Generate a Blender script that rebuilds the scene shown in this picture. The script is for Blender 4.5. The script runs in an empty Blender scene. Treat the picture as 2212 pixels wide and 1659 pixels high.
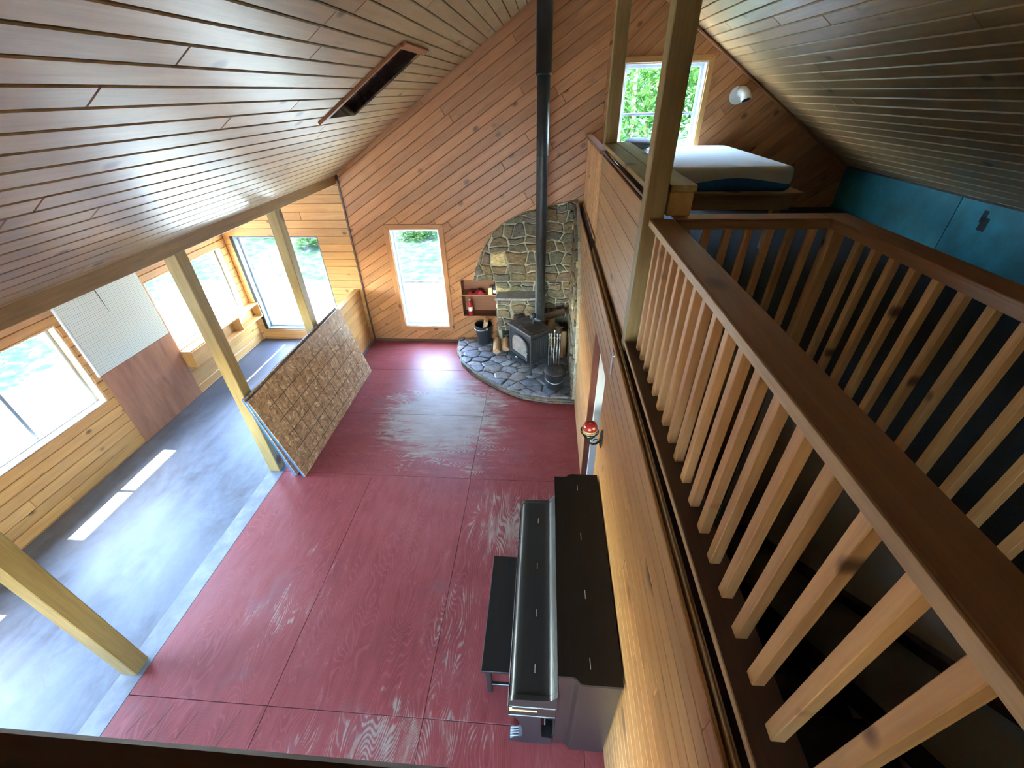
import bpy, bmesh, math, random
from mathutils import Matrix, Vector
random.seed(7)
SC = bpy.context.scene
COL = SC.collection
R = math.radians

# ------------------------------------------------------------------ camera
cam = bpy.data.cameras.new('camera'); camo = bpy.data.objects.new('camera', cam); COL.objects.link(camo)
cam.sensor_fit = 'HORIZONTAL'; cam.sensor_width = 36.0; cam.lens = 901.58 / 2212 * 36.0
cam.clip_start = 0.02; cam.clip_end = 500
X_ = Vector((0.9973, 0.0706, -0.0218)); Y_ = Vector((-0.0227, 0.5737, 0.8187)); F_ = Vector((-0.0703, 0.816, -0.5738))
F_.normalize(); X_ = (X_ - F_ * X_.dot(F_)).normalized(); Y_ = (-F_).cross(X_)
m = Matrix((X_, Y_, -F_)).transposed().to_4x4(); m.translation = (0, 0, 3.948)
camo.matrix_world = m
SC.camera = camo

# ------------------------------------------------------------------ sky, sun, exposure
world = bpy.data.worlds.new('sky'); SC.world = world; world.use_nodes = True
nt = world.node_tree; nt.nodes.clear()
wo = nt.nodes.new('ShaderNodeOutputWorld'); bg = nt.nodes.new('ShaderNodeBackground'); sk = nt.nodes.new('ShaderNodeTexSky')
sk.sky_type = 'NISHITA'; sk.sun_disc = False; sk.sun_elevation = R(69); sk.sun_rotation = R(-90)
sk.air_density = 1.0; sk.dust_density = 0.6; sk.ozone_density = 1.0
bg.inputs['Strength'].default_value = 0.85
nt.links.new(sk.outputs[0], bg.inputs[0]); nt.links.new(bg.outputs[0], wo.inputs[0])
sl = bpy.data.lights.new('sun', 'SUN'); sl.energy = 3.6; sl.angle = R(0.53); sl.color = (1, 0.96, 0.88)
so = bpy.data.objects.new('sun', sl); COL.objects.link(so)
so.rotation_euler = Vector((-0.4545, 0.0, 1.0)).to_track_quat('Z', 'Y').to_euler(); so.location = (-20, 0, 40)
SC.view_settings.view_transform = 'Standard'; SC.view_settings.look = 'None'
SC.view_settings.gamma = 1.0; SC.view_settings.use_curve_mapping = False
SC.view_settings.exposure = 4.3
SC.cycles.use_denoising = True
SC.cycles.use_adaptive_sampling = True; SC.cycles.adaptive_threshold = 0.07
SC.cycles.max_bounces = 8; SC.cycles.diffuse_bounces = 5; SC.cycles.transparent_max_bounces = 12
SC.cycles.sample_clamp_indirect = 8.0

# ------------------------------------------------------------------ materials
MAT = {}
class NB:
    def __init__(s, name):
        s.m = bpy.data.materials.new(name); s.m.use_nodes = True; s.t = s.m.node_tree
        s.b = s.t.nodes['Principled BSDF']; MAT[name] = s.m
    def n(s, kind, **kw):
        nd = s.t.nodes.new('ShaderNode' + kind)
        for k, v in kw.items(): setattr(nd, k, v)
        return nd
    def set(s, sock, v):
        if hasattr(v, 'is_output') or isinstance(v, bpy.types.NodeSocket): s.t.links.new(v, sock)
        else: sock.default_value = v
    def math(s, op, a, b=0.0, c=None, clamp=False):
        nd = s.n('Math', operation=op); nd.use_clamp = clamp
        s.set(nd.inputs[0], a); s.set(nd.inputs[1], b)
        if c is not None: s.set(nd.inputs[2], c)
        return nd.outputs[0]
    def vmath(s, op, a, b):
        nd = s.n('VectorMath', operation=op); s.set(nd.inputs[0], a); s.set(nd.inputs[1], b); return nd.outputs[0]
    def noise(s, vec, scale=1.0, detail=3.0, rough=0.5, dist=0.0):
        nd = s.n('TexNoise'); s.set(nd.inputs['Vector'], vec); nd.inputs['Scale'].default_value = scale
        nd.inputs['Detail'].default_value = detail; nd.inputs['Roughness'].default_value = rough; nd.inputs['Distortion'].default_value = dist
        return nd.outputs['Fac']
    def voro(s, vec, scale=1.0, feature='F1', rand=1.0):
        nd = s.n('TexVoronoi', feature=feature); s.set(nd.inputs['Vector'], vec); nd.inputs['Scale'].default_value = scale
        nd.inputs['Randomness'].default_value = rand
        return nd
    def ramp(s, fac, stops, interp='LINEAR'):
        nd = s.n('ValToRGB'); cr = nd.color_ramp; cr.interpolation = interp
        while len(cr.elements) < len(stops): cr.elements.new(0.5)
        for e, (p, c) in zip(cr.elements, stops):
            e.position = p; e.color = (c, c, c, 1) if isinstance(c, (int, float)) else (*c[:3], 1)
        s.set(nd.inputs[0], fac); return nd.outputs[0]
    def mix(s, fac, a, b, mode='MIX'):
        nd = s.n('Mix', data_type='RGBA', blend_type=mode)
        s.set(nd.inputs[0], fac)
        s.set(nd.inputs[6], (*a, 1) if isinstance(a, tuple) else a); s.set(nd.inputs[7], (*b, 1) if isinstance(b, tuple) else b)
        return nd.outputs[2]
    def bump(s, h, strength=0.3, dist=0.01):
        nd = s.n('Bump'); nd.inputs['Strength'].default_value = strength; nd.inputs['Distance'].default_value = dist
        s.set(nd.inputs['Height'], h); s.t.links.new(nd.outputs[0], s.b.inputs['Normal'])
    def fin(s, col, rough=0.5, metal=0.0, coat=0.0, spec=0.5):
        s.set(s.b.inputs['Base Color'], (*col, 1) if isinstance(col, tuple) else col)
        s.set(s.b.inputs['Roughness'], rough); s.b.inputs['Metallic'].default_value = metal
        s.b.inputs['Coat Weight'].default_value = coat; s.b.inputs['Coat Roughness'].default_value = 0.33
        s.b.inputs['Specular IOR Level'].default_value = spec
        return s.m
    def obj(s, rnd=True):
        tc = s.n('TexCoord').outputs['Object']
        if not rnd: return tc, None
        oi = s.n('ObjectInfo').outputs['Random']
        cv = s.n('CombineXYZ'); s.set(cv.inputs[0], s.math('MULTIPLY', oi, 37.0)); s.set(cv.inputs[1], s.math('MULTIPLY', oi, 91.0)); s.set(cv.inputs[2], s.math('MULTIPLY', oi, 53.0))
        return s.vmath('ADD', tc, cv.outputs[0]), oi

def wood(name, c1, c2, rough=0.5, coat=0.0, knots=3.0, stain=0.25, vary=0.18, bump=0.12, knotcol=(0.09, 0.035, 0.015), spec=0.5, grainy=24, streak=0.0):
    b = NB(name); v, rnd = b.obj()
    g = b.noise(b.vmath('MULTIPLY', v, (1.6, grainy, grainy)), 1.0, 5, 0.6, 0.6)
    f = b.noise(b.vmath('MULTIPLY', v, (5.0, 130, 130)), 1.0, 2, 0.5)
    gg = b.math('ADD', b.math('MULTIPLY', g, 0.75), b.math('MULTIPLY', f, 0.25))
    col = b.ramp(gg, [(0.32, c2), (0.62, c1)])
    br = b.math('ADD', b.math('MULTIPLY', rnd, vary * 2), 1.0 - vary)
    cc = b.n('CombineColor'); [b.set(cc.inputs[i], br) for i in range(3)]
    col = b.mix(1.0, col, cc.outputs[0], 'MULTIPLY')
    if stain:
        s = b.noise(b.vmath('MULTIPLY', v, (2.2, 6.0, 6.0)), 1.0, 4, 0.6)
        col = b.mix(b.math('MULTIPLY', b.ramp(s, [(0.58, 0.0), (0.74, 1.0)]), stain), col, tuple(x * 0.35 for x in c2))
    if streak:
        s = b.noise(b.vmath('MULTIPLY', v, (5.0, 55.0, 55.0)), 1.0, 3, 0.6)
        col = b.mix(b.math('MULTIPLY', b.ramp(s, [(0.66, 0.0), (0.72, 1.0)]), streak), col, knotcol)
    if knots:
        sc = b.vmath('MULTIPLY', v, (knots * 0.8, knots * 1.25, 0.02))
        d = b.voro(sc).outputs['Distance']
        w = b.math('ADD', d, b.math('MULTIPLY', b.math('SUBTRACT', g, 0.5), 0.05))
        k = b.ramp(w, [(0.0, 0.7), (0.05, 0.95), (0.085, 0.65), (0.14, 0.0)])
        col = b.mix(k, col, knotcol)
    b.bump(gg, bump, 0.004)
    return b.fin(col, rough, coat=coat, spec=spec)

def plain(name, col, rough=0.5, metal=0.0, coat=0.0, noise=0.12, scale=8.0, bump=0.0, spec=0.5):
    b = NB(name); v, rnd = b.obj()
    n = b.noise(v, scale, 5, 0.6)
    c = b.mix(b.ramp(n, [(0.3, 0.0), (0.7, 1.0)]), tuple(x * (1 - noise) for x in col), tuple(min(1, x * (1 + noise)) for x in col))
    if bump: b.bump(b.noise(v, scale * 6, 4, 0.6), bump, 0.005)
    return b.fin(c, rough, metal, coat, spec)

wood('pine_wall', (0.50, 0.225, 0.085), (0.36, 0.14, 0.048), 0.42, 0.0, 3.0, 0.45, 0.16)
wood('pine_ceiling_sheen', (0.50, 0.36, 0.18), (0.38, 0.265, 0.125), 0.43, 0.30, 2.6, 0.35, 0.12, 0.06)  # same wood as the loft slope; window sheen put into the greyer colour
wood('pine_ceiling_loft', (0.47, 0.29, 0.13), (0.36, 0.205, 0.085), 0.40, 0.45, 2.6, 0.35, 0.12, 0.06)
wood('pine_sunroom', (0.56, 0.295, 0.092), (0.44, 0.205, 0.056), 0.42, 0.1, 3.2, 0.12, 0.12)
wood('pine_partition', (0.50, 0.27, 0.10), (0.37, 0.175, 0.058), 0.42, 0.1, 1.6, 0.25, 0.10, streak=0.75)
wood('pine_baluster', (0.68, 0.37, 0.155), (0.53, 0.25, 0.095), 0.5, 0.0, 4.5, 0.2, 0.15)
wood('pine_rail', (0.36, 0.165, 0.075), (0.25, 0.105, 0.045), 0.40, 0.15, 2.0, 0.2, 0.08)
wood('pine_rail_edge', (0.60, 0.38, 0.19), (0.45, 0.26, 0.12), 0.5, 0.0, 2.0, 0.15, 0.08)
wood('dark_ledge', (0.10, 0.042, 0.024), (0.055, 0.022, 0.014), 0.45, 0.1, 0, 0.2, 0.08)
wood('fir_beam', (0.40, 0.24, 0.10), (0.26, 0.145, 0.055), 0.5, 0.0, 2.0, 0.3, 0.08, 0.2)
wood('fir_post', (0.37, 0.25, 0.085), (0.25, 0.155, 0.048), 0.5, 0.0, 1.8, 0.25, 0.10, 0.2)
wood('red_jamb', (0.20, 0.06, 0.04), (0.13, 0.038, 0.025), 0.45, 0.1, 0, 0.1, 0.05)
wood('niche_ply', (0.30, 0.11, 0.05), (0.20, 0.07, 0.03), 0.5, 0.0, 0, 0.3, 0.05)
wood('plywood_dark', (0.36, 0.155, 0.075), (0.22, 0.09, 0.045), 0.5, 0.0, 0, 0.4, 0.05, 0.1, grainy=9)
wood('brown_plank', (0.50, 0.30, 0.14), (0.36, 0.20, 0.09), 0.5, 0.0, 3.5, 0.2, 0.12)
wood('raw_wood', (0.72, 0.50, 0.26), (0.58, 0.36, 0.16), 0.6, 0.0, 0, 0.1, 0.1)
wood('log_wood', (0.60, 0.36, 0.17), (0.40, 0.20, 0.09), 0.7, 0.0, 0, 0.2, 0.15)
wood('bark', (0.16, 0.10, 0.06), (0.07, 0.045, 0.03), 0.9, 0.0, 0, 0.2, 0.2, 0.6)
wood('black_lacquer', (0.020, 0.016, 0.014), (0.012, 0.010, 0.009), 0.35, 0.3, 0, 0.0, 0.05, 0.02)
wood('black_top', (0.016, 0.012, 0.010), (0.010, 0.008, 0.007), 0.55, 0.0, 0, 0.0, 0.05, 0.02, spec=0.25)
wood('bed_ply', (0.48, 0.32, 0.16), (0.36, 0.22, 0.10), 0.6, 0.0, 1.5, 0.15, 0.05)
wood('peeling_jamb', (0.72, 0.52, 0.30), (0.52, 0.22, 0.06), 0.5, 0.0, 0, 0.3, 0.1, grainy=10)
plain('groove_dark', (0.055, 0.025, 0.013), 0.8)
plain('white_paint', (0.74, 0.77, 0.80), 0.4, noise=0.03)
plain('drywall', (0.70, 0.70, 0.62), 0.75, noise=0.06, scale=4)
plain('aluminium', (0.16, 0.20, 0.23), 0.35, 0.0, noise=0.05)
plain('white_vinyl', (0.36, 0.40, 0.44), 0.4, noise=0.04)
plain('cast_iron', (0.045, 0.047, 0.050), 0.45, 0.3, noise=0.25, scale=30, bump=0.08)
plain('iron_top', (0.075, 0.058, 0.050), 0.5, 0.3, noise=0.3, scale=20, bump=0.1)
plain('stove_pipe', (0.035, 0.040, 0.044), 0.38, 0.2, noise=0.25, scale=14)
plain('stove_pipe_upper', (0.018, 0.020, 0.022), 0.32, 0.2, noise=0.2, scale=10)
plain('pail_black', (0.030, 0.034, 0.042), 0.4, 0.1, noise=0.2)
plain('galvanised', (0.55, 0.54, 0.50), 0.35, 0.9, noise=0.15, scale=30)
plain('pewter', (0.62, 0.60, 0.55), 0.35, 0.8, noise=0.15, scale=30)
plain('red_paint', (0.55, 0.025, 0.03), 0.35, noise=0.1)
plain('red_cloth', (0.42, 0.02, 0.045), 0.85, noise=0.2, scale=30)
plain('cream', (0.78, 0.68, 0.38), 0.5, noise=0.08)
plain('mushroom_red', (0.36, 0.018, 0.018), 0.3, noise=0.15, coat=0.3)
plain('label_white', (0.80, 0.80, 0.76), 0.6, noise=0.05)
plain('bottle_dark', (0.012, 0.012, 0.025), 0.2, noise=0.1)
plain('foam_blue', (0.015, 0.14, 0.42), 0.6, noise=0.1)
plain('pvc', (0.72, 0.70, 0.62), 0.4, noise=0.05)
plain('mattress_blue', (0.015, 0.13, 0.33), 0.85, noise=0.15, scale=40)
plain('carpet_dark', (0.022, 0.024, 0.024), 0.95, noise=0.35, scale=60, bump=0.4)
plain('stair_carpet', (0.035, 0.030, 0.028), 0.95, noise=0.3, scale=60, bump=0.4)
plain('vent_black', (0.008, 0.008, 0.008), 0.7)
plain('tar_gap', (0.02, 0.02, 0.02), 0.8)
plain('brass', (0.65, 0.42, 0.12), 0.3, 0.9)
plain('roof_dark', (0.10, 0.09, 0.085), 0.9)
plain('siding', (0.30, 0.22, 0.15), 0.8)
plain('white_mark', (0.85, 0.85, 0.80), 0.5)
plain('pillow_grey', (0.15, 0.16, 0.15), 0.9, noise=0.3, scale=40, bump=0.5)

def m_teal():
    b = NB('teal_board'); v, r = b.obj()
    n = b.noise(v, 2.2, 5, 0.6); f = b.noise(v, 40, 2)
    c = b.ramp(b.math('ADD', n, b.math('MULTIPLY', f, 0.06)), [(0.3, (0.004, 0.075, 0.075)), (0.55, (0.006, 0.15, 0.16)), (0.75, (0.01, 0.24, 0.28))])
    b.fin(c, 0.6)
m_teal()
def m_mattress():
    b = NB('mattress_white'); v, r = b.obj(False)
    q = b.voro(v, 60).outputs['Distance']
    b.bump(q, 0.25, 0.004); b.fin(b.mix(b.noise(v, 3), (0.60, 0.62, 0.55), (0.72, 0.73, 0.68)), 0.85)
m_mattress()
def m_osb():
    b = NB('osb'); v, r = b.obj(False)
    w = b.n('TexNoise'); b.set(w.inputs['Vector'], v); w.inputs['Scale'].default_value = 9; w.inputs['Detail'].default_value = 1
    dv = b.vmath('ADD', v, b.vmath('MULTIPLY', w.outputs['Color'], (0.16, 0.16, 0.16)))
    a = b.voro(b.vmath('MULTIPLY', dv, (20, 52, 1)), 1.0); a2 = b.voro(b.vmath('MULTIPLY', dv, (48, 18, 1)), 1.0)
    s1 = b.n('SeparateColor'); b.set(s1.inputs[0], a.outputs['Color']); s2 = b.n('SeparateColor'); b.set(s2.inputs[0], a2.outputs['Color'])
    t = b.math('MULTIPLY', b.math('ADD', s1.outputs[0], s2.outputs[1]), 0.5)
    c = b.ramp(t, [(0.1, (0.25, 0.125, 0.06)), (0.45, (0.42, 0.24, 0.115)), (0.75, (0.54, 0.33, 0.17)), (0.95, (0.78, 0.60, 0.36))])
    sp = b.n('SeparateXYZ'); b.set(sp.inputs[0], v)
    ln = None
    for ax, per in ((0, 0.21), (1, 0.215)):
        fr = b.math('ABSOLUTE', b.math('SUBTRACT', b.math('FRACT', b.math('DIVIDE', b.math('ADD', sp.outputs[ax], 10.06), per)), 0.5))
        l = b.math('LESS_THAN', fr, 0.022)
        ln = l if ln is None else b.math('MAXIMUM', ln, l)
    inx = b.math('LESS_THAN', b.math('ABSOLUTE', sp.outputs[0]), 1.04); iny = b.math('LESS_THAN', b.math('ABSOLUTE', sp.outputs[1]), 0.50)
    ln = b.math('MULTIPLY', ln, b.math('MULTIPLY', inx, iny))
    c = b.mix(b.math('MULTIPLY', ln, 0.9), c, (0.04, 0.016, 0.010))
    b.bump(t, 0.2, 0.003); b.fin(c, 0.5)
m_osb()
def m_peg():
    b = NB('pegboard'); v, r = b.obj(False); sp = b.n('SeparateXYZ'); b.set(sp.inputs[0], v)
    d = []
    for ax in (0, 1):
        fr = b.math('SUBTRACT', b.math('FRACT', b.math('DIVIDE', b.math('ADD', sp.outputs[ax], 10.0), 0.0254)), 0.5)
        d.append(b.math('MULTIPLY', fr, fr))
    h = b.math('LESS_THAN', b.math('ADD', d[0], d[1]), 0.03)
    c = b.mix(b.math('MULTIPLY', h, 0.7), b.mix(b.noise(v, 2), (0.52, 0.55, 0.47), (0.60, 0.62, 0.54)), (0.05, 0.06, 0.05))
    b.fin(c, 0.5)
m_peg()
def m_concrete():
    b = NB('concrete'); p = b.n('NewGeometry').outputs['Position']
    n1 = b.noise(b.vmath('MULTIPLY', p, (2.2, 0.8, 1)), 1.0, 6, 0.65, 0.6); n2 = b.noise(p, 7.0, 5, 0.7); n3 = b.noise(p, 2.6, 6, 0.75, 1.0)
    t = b.math('ADD', b.math('MULTIPLY', n1, 0.7), b.math('MULTIPLY', n2, 0.3))
    c = b.ramp(t, [(0.30, (0.048, 0.050, 0.050)), (0.48, (0.098, 0.116, 0.135)), (0.66, (0.155, 0.185, 0.22))])
    c = b.mix(b.math('MULTIPLY', b.ramp(n3, [(0.60, 0.0), (0.68, 1.0)]), 0.6), c, (0.10, 0.09, 0.08))
    sp = b.n('SeparateXYZ'); b.set(sp.inputs[0], p)
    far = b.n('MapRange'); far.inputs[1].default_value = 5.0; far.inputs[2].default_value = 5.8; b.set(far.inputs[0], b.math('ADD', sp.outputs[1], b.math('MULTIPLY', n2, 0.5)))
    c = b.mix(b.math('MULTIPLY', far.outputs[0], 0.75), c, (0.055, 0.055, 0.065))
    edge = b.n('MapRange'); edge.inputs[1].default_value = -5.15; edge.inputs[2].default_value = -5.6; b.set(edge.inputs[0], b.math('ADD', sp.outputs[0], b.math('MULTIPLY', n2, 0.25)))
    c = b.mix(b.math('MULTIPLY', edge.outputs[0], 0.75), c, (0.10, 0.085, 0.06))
    b.bump(n2, 0.12, 0.01)
    b.fin(c, b.ramp(n2, [(0.3, 0.36), (0.7, 0.55)]), spec=0.35)
m_concrete()
def m_redfloor():
    b = NB('red_floor'); v, rnd = b.obj(); p = b.n('NewGeometry').outputs['Position']
    warp = b.n('TexNoise'); b.set(warp.inputs['Vector'], b.vmath('MULTIPLY', v, (0.7, 2.6, 1))); warp.inputs['Scale'].default_value = 1.0; warp.inputs['Detail'].default_value = 2
    g = b.n('TexWave', wave_type='BANDS', bands_direction='Y', wave_profile='SIN')
    wv = b.vmath('ADD', b.vmath('MULTIPLY', v, (0.4, 3.2, 1)), b.vmath('MULTIPLY', warp.outputs['Color'], (0.0, 3.2, 0.0)))
    b.set(g.inputs['Vector'], wv); g.inputs['Scale'].default_value = 4.5; g.inputs['Distortion'].default_value = 1.5; g.inputs['Detail'].default_value = 2
    gr = g.outputs['Fac']
    n1 = b.noise(p, 0.9, 4, 0.6); n2 = b.noise(b.vmath('MULTIPLY', v, (3, 14, 1)), 1.0, 5, 0.7); n3 = b.noise(p, 2.4, 5, 0.7)
    def spot(x, y, rx, ry):
        q = b.vmath('MULTIPLY', b.vmath('SUBTRACT', p, (x, y, 0)), (1 / rx, 1 / ry, 0))
        ln = b.n('VectorMath', operation='LENGTH'); b.set(ln.inputs[0], q)
        mr = b.n('MapRange'); mr.inputs[1].default_value = 1.0; mr.inputs[2].default_value = 0.2; b.set(mr.inputs[0], ln.outputs['Value']); return mr.outputs[0]
    wear = b.math('MULTIPLY', spot(-1.45, 4.75, 1.35, 1.45), 0.52)
    for s in ((-0.35, 2.9, 0.75, 0.85, 0.29), (-1.0, 0.95, 1.2, 0.5, 0.25), (-0.75, 1.9, 0.5, 0.9, 0.20), (-2.3, 1.9, 0.8, 0.9, 0.16), (-0.8, 3.75, 0.55, 0.5, 0.22)):
        wear = b.math('MAXIMUM', wear, b.math('MULTIPLY', spot(*s[:4]), s[4]))
    a = b.math('ADD', b.math('MULTIPLY', gr, 0.15), b.math('ADD', b.math('MULTIPLY', n2, 0.60), b.math('MULTIPLY', n3, 0.44)))
    t = b.math('ADD', a, b.math('SUBTRACT', wear, 0.115))
    mask = b.ramp(t, [(0.70, 0.0), (0.80, 1.0)])
    red = b.ramp(b.math('ADD', b.math('MULTIPLY', n1, 0.6), b.math('MULTIPLY', n2, 0.4)), [(0.3, (0.15, 0.024, 0.024)), (0.5, (0.235, 0.045, 0.045)), (0.72, (0.30, 0.085, 0.082))])
    red = b.mix(b.math('MULTIPLY', b.ramp(gr, [(0.72, 0.0), (0.95, 1.0)]), 0.22), red, (0.36, 0.13, 0.12))
    dirt = b.ramp(b.noise(p, 1.7, 5, 0.65), [(0.57, 0.0), (0.72, 1.0)])
    red = b.mix(b.math('MULTIPLY', dirt, 0.4), red, (0.16, 0.11, 0.12))
    bare = b.ramp(n2, [(0.3, (0.19, 0.14, 0.10)), (0.7, (0.36, 0.31, 0.25))])
    c = b.mix(b.math('MULTIPLY', mask, 0.85), red, bare)
    b.bump(b.math('ADD', b.math('MULTIPLY', gr, 0.12), b.math('MULTIPLY', n2, 0.6)), 0.22, 0.005)
    b.fin(c, b.math('ADD', 0.44, b.math('MULTIPLY', mask, 0.10)), spec=0.32)
m_redfloor()
def m_stone():
    b = NB('fieldstone'); v, rnd = b.obj()
    base = b.ramp(rnd, [(0.0, (0.065, 0.070, 0.062)), (0.3, (0.115, 0.105, 0.068)), (0.5, (0.15, 0.105, 0.055)), (0.7, (0.085, 0.088, 0.080)), (0.86, (0.12, 0.085, 0.065)), (0.955, (0.13, 0.12, 0.075)), (0.97, (0.50, 0.43, 0.24))], 'LINEAR')
    n = b.noise(b.vmath('MULTIPLY', v, (9, 22, 14)), 1.0, 6, 0.7, 1.2)
    c = b.mix(b.ramp(n, [(0.35, 0.0), (0.7, 1.0)]), b.mix(1.0, base, (0.6, 0.6, 0.6), 'MULTIPLY'), b.mix(1.0, base, (2.2, 2.0, 1.8), 'MULTIPLY'))
    b.bump(n, 0.6, 0.02); b.fin(c, 0.6)
m_stone()
def m_slate():
    b = NB('flagstone'); v, rnd = b.obj()
    base = b.ramp(rnd, [(0.0, (0.11, 0.12, 0.14)), (0.5, (0.17, 0.18, 0.20)), (1.0, (0.22, 0.20, 0.18))])
    n = b.noise(v, 11, 6, 0.7, 1.0)
    c = b.mix(b.ramp(n, [(0.35, 0.0), (0.7, 1.0)]), b.mix(1.0, base, (0.75, 0.75, 0.75), 'MULTIPLY'), b.mix(1.0, base, (1.8, 1.8, 1.8), 'MULTIPLY'))
    b.bump(n, 0.6, 0.02); b.fin(c, 0.42)
m_slate()
plain('mortar', (0.40, 0.38, 0.30), 0.9, noise=0.35, scale=25, bump=0.6)
plain('concrete_strip', (0.17, 0.195, 0.22), 0.5, noise=0.3, scale=6)
plain('mortar_floor', (0.20, 0.19, 0.175), 0.85, noise=0.3, scale=25, bump=0.6)
def m_glass():
    b = NB('window_glass'); t = b.t; t.nodes.remove(b.b)
    tr = b.n('BsdfTransparent'); tr.inputs[0].default_value = (0.96, 0.98, 0.97, 1); gl = b.n('BsdfGlossy'); gl.inputs['Roughness'].default_value = 0.02
    lw = b.n('LayerWeight'); lw.inputs[0].default_value = 0.5; mx = b.n('MixShader')
    fr = b.math('MULTIPLY_ADD', b.math('POWER', lw.outputs['Facing'], 5.0), 0.5, 0.03)
    t.links.new(fr, mx.inputs[0]); t.links.new(tr.outputs[0], mx.inputs[1]); t.links.new(gl.outputs[0], mx.inputs[2])
    t.links.new(mx.outputs[0], t.nodes['Material Output'].inputs[0])
m_glass()
def m_stoveglass():
    b = NB('stove_glass'); v, r = b.obj(); n = b.noise(v, 6, 5, 0.6)
    b.fin(b.ramp(n, [(0.3, (0.16, 0.13, 0.11)), (0.7, (0.34, 0.30, 0.26))]), 0.15)
m_stoveglass()
def m_ground():
    b = NB('ground'); p = b.n('NewGeometry').outputs['Position']; n = b.noise(p, 0.55, 6, 0.7); n2 = b.noise(p, 3.0, 5, 0.7)
    sp = b.n('SeparateXYZ'); b.set(sp.inputs[0], p)
    dx = b.math('SUBTRACT', -9.5, sp.outputs[0]); dy = b.math('SUBTRACT', sp.outputs[1], 10.8)
    d = b.math('MAXIMUM', dx, dy)
    mr = b.n('MapRange'); mr.inputs[1].default_value = -0.9; mr.inputs[2].default_value = 0.2; b.set(mr.inputs[0], b.math('ADD', d, b.math('MULTIPLY', b.math('SUBTRACT', n, 0.5), 2.5)))
    grass = b.ramp(n2, [(0.3, (0.009, 0.019, 0.009)), (0.50, (0.017, 0.031, 0.016)), (0.60, (0.040, 0.043, 0.036)), (0.70, (0.12, 0.115, 0.10))])
    b.fin(b.mix(mr.outputs[0], b.mix(n2, (0.44, 0.46, 0.38), (0.60, 0.61, 0.52)), grass), 0.95, spec=0.0)
m_ground()
def m_leaf():
    b = NB('leaf'); r = b.n('NewGeometry').outputs['Random Per Island']
    c = b.ramp(r, [(0.0, (0.010, 0.032, 0.004)), (0.6, (0.025, 0.07, 0.010)), (1.0, (0.06, 0.12, 0.025))])
    b.set(b.b.inputs['Base Color'], c); b.b.inputs['Roughness'].default_value = 0.8; b.b.inputs['Specular IOR Level'].default_value = 0.1
    tl = b.n('BsdfTranslucent'); b.t.links.new(c, tl.inputs[0]); mx = b.n('MixShader'); mx.inputs[0].default_value = 0.4
    b.t.links.new(b.b.outputs[0], mx.inputs[1]); b.t.links.new(tl.outputs[0], mx.inputs[2]); b.t.links.new(mx.outputs[0], b.t.nodes['Material Output'].inputs[0])
m_leaf()

# ------------------------------------------------------------------ object helpers
WM = {}
def link(o, parent=None, mw=None):
    COL.objects.link(o); mw = mw or Matrix.Identity(4)
    if parent is not None:
        o.parent = parent; o.matrix_parent_inverse = WM[parent].inverted()
    o.matrix_basis = mw; WM[o] = mw
    return o
def tag(o, label=None, cat=None, group=None, kind=None):
    if label: o['label'] = label
    if cat: o['category'] = cat
    if group: o['group'] = group
    if kind: o['kind'] = kind
    return o
def empty(name, loc=(0, 0, 0), rz=0.0):
    o = bpy.data.objects.new(name, None); o.empty_display_size = 0.1
    return link(o, None, Matrix.Translation(loc) @ Matrix.Rotation(rz, 4, 'Z'))
def mob(name, bm, mat, parent=None, mw=None, smooth=False):
    me = bpy.data.meshes.new(name); bmesh.ops.recalc_face_normals(bm, faces=bm.faces); bm.to_mesh(me); bm.free()
    me.materials.append(MAT[mat])
    if smooth:
        for p in me.polygons: p.use_smooth = True
        if smooth == 'angle': me.set_sharp_from_angle(angle=R(32))
    o = bpy.data.objects.new(name, me)
    return link(o, parent, mw)
def bx(bm, c, s, bev=0.0, rot=None):
    r = bmesh.ops.create_cube(bm, size=1.0); vs = r['verts']
    M = Matrix.Translation(c) @ (rot or Matrix.Identity(4)) @ Matrix.Diagonal((*s, 1))
    bmesh.ops.transform(bm, matrix=M, verts=vs)
    if bev:
        es = list({e for v in vs for e in v.link_edges})
        bmesh.ops.bevel(bm, geom=es, offset=min(bev, min(s) * 0.4), segments=1, affect='EDGES', profile=0.5)
    return bm
ROTS = {'x': Matrix.Identity(4), 'y': Matrix.Rotation(R(90), 4, 'Z'), 'z': Matrix.Rotation(R(-90), 4, 'Y')}
def box(name, parent, lo, hi, mat, grain='x', bev=0.004):
    """axis-aligned box between two corners, its local x axis along the grain"""
    lo = Vector(lo); hi = Vector(hi); c = (lo + hi) / 2; s = hi - lo
    s = Vector((abs(s.x), abs(s.y), abs(s.z)))
    loc = {'x': (s.x, s.y, s.z), 'y': (s.y, s.x, s.z), 'z': (s.z, s.y, s.x)}[grain]
    bm = bmesh.new(); bx(bm, (0, 0, 0), loc, bev)
    return mob(name, bm, mat, parent, Matrix.Translation(c) @ ROTS[grain])
def beam(name, parent, p0, p1, w, h, mat, up=(0, 0, 1), bev=0.004):
    p0 = Vector(p0); p1 = Vector(p1); d = p1 - p0; L = d.length; x = d / L; up = Vector(up)
    y = up.cross(x).normalized(); z = x.cross(y)
    M = Matrix((x, y, z)).transposed().to_4x4(); M.translation = (p0 + p1) / 2
    bm = bmesh.new(); bx(bm, (0, 0, 0), (L, w, h), bev)
    return mob(name, bm, mat, parent, M)
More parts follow.
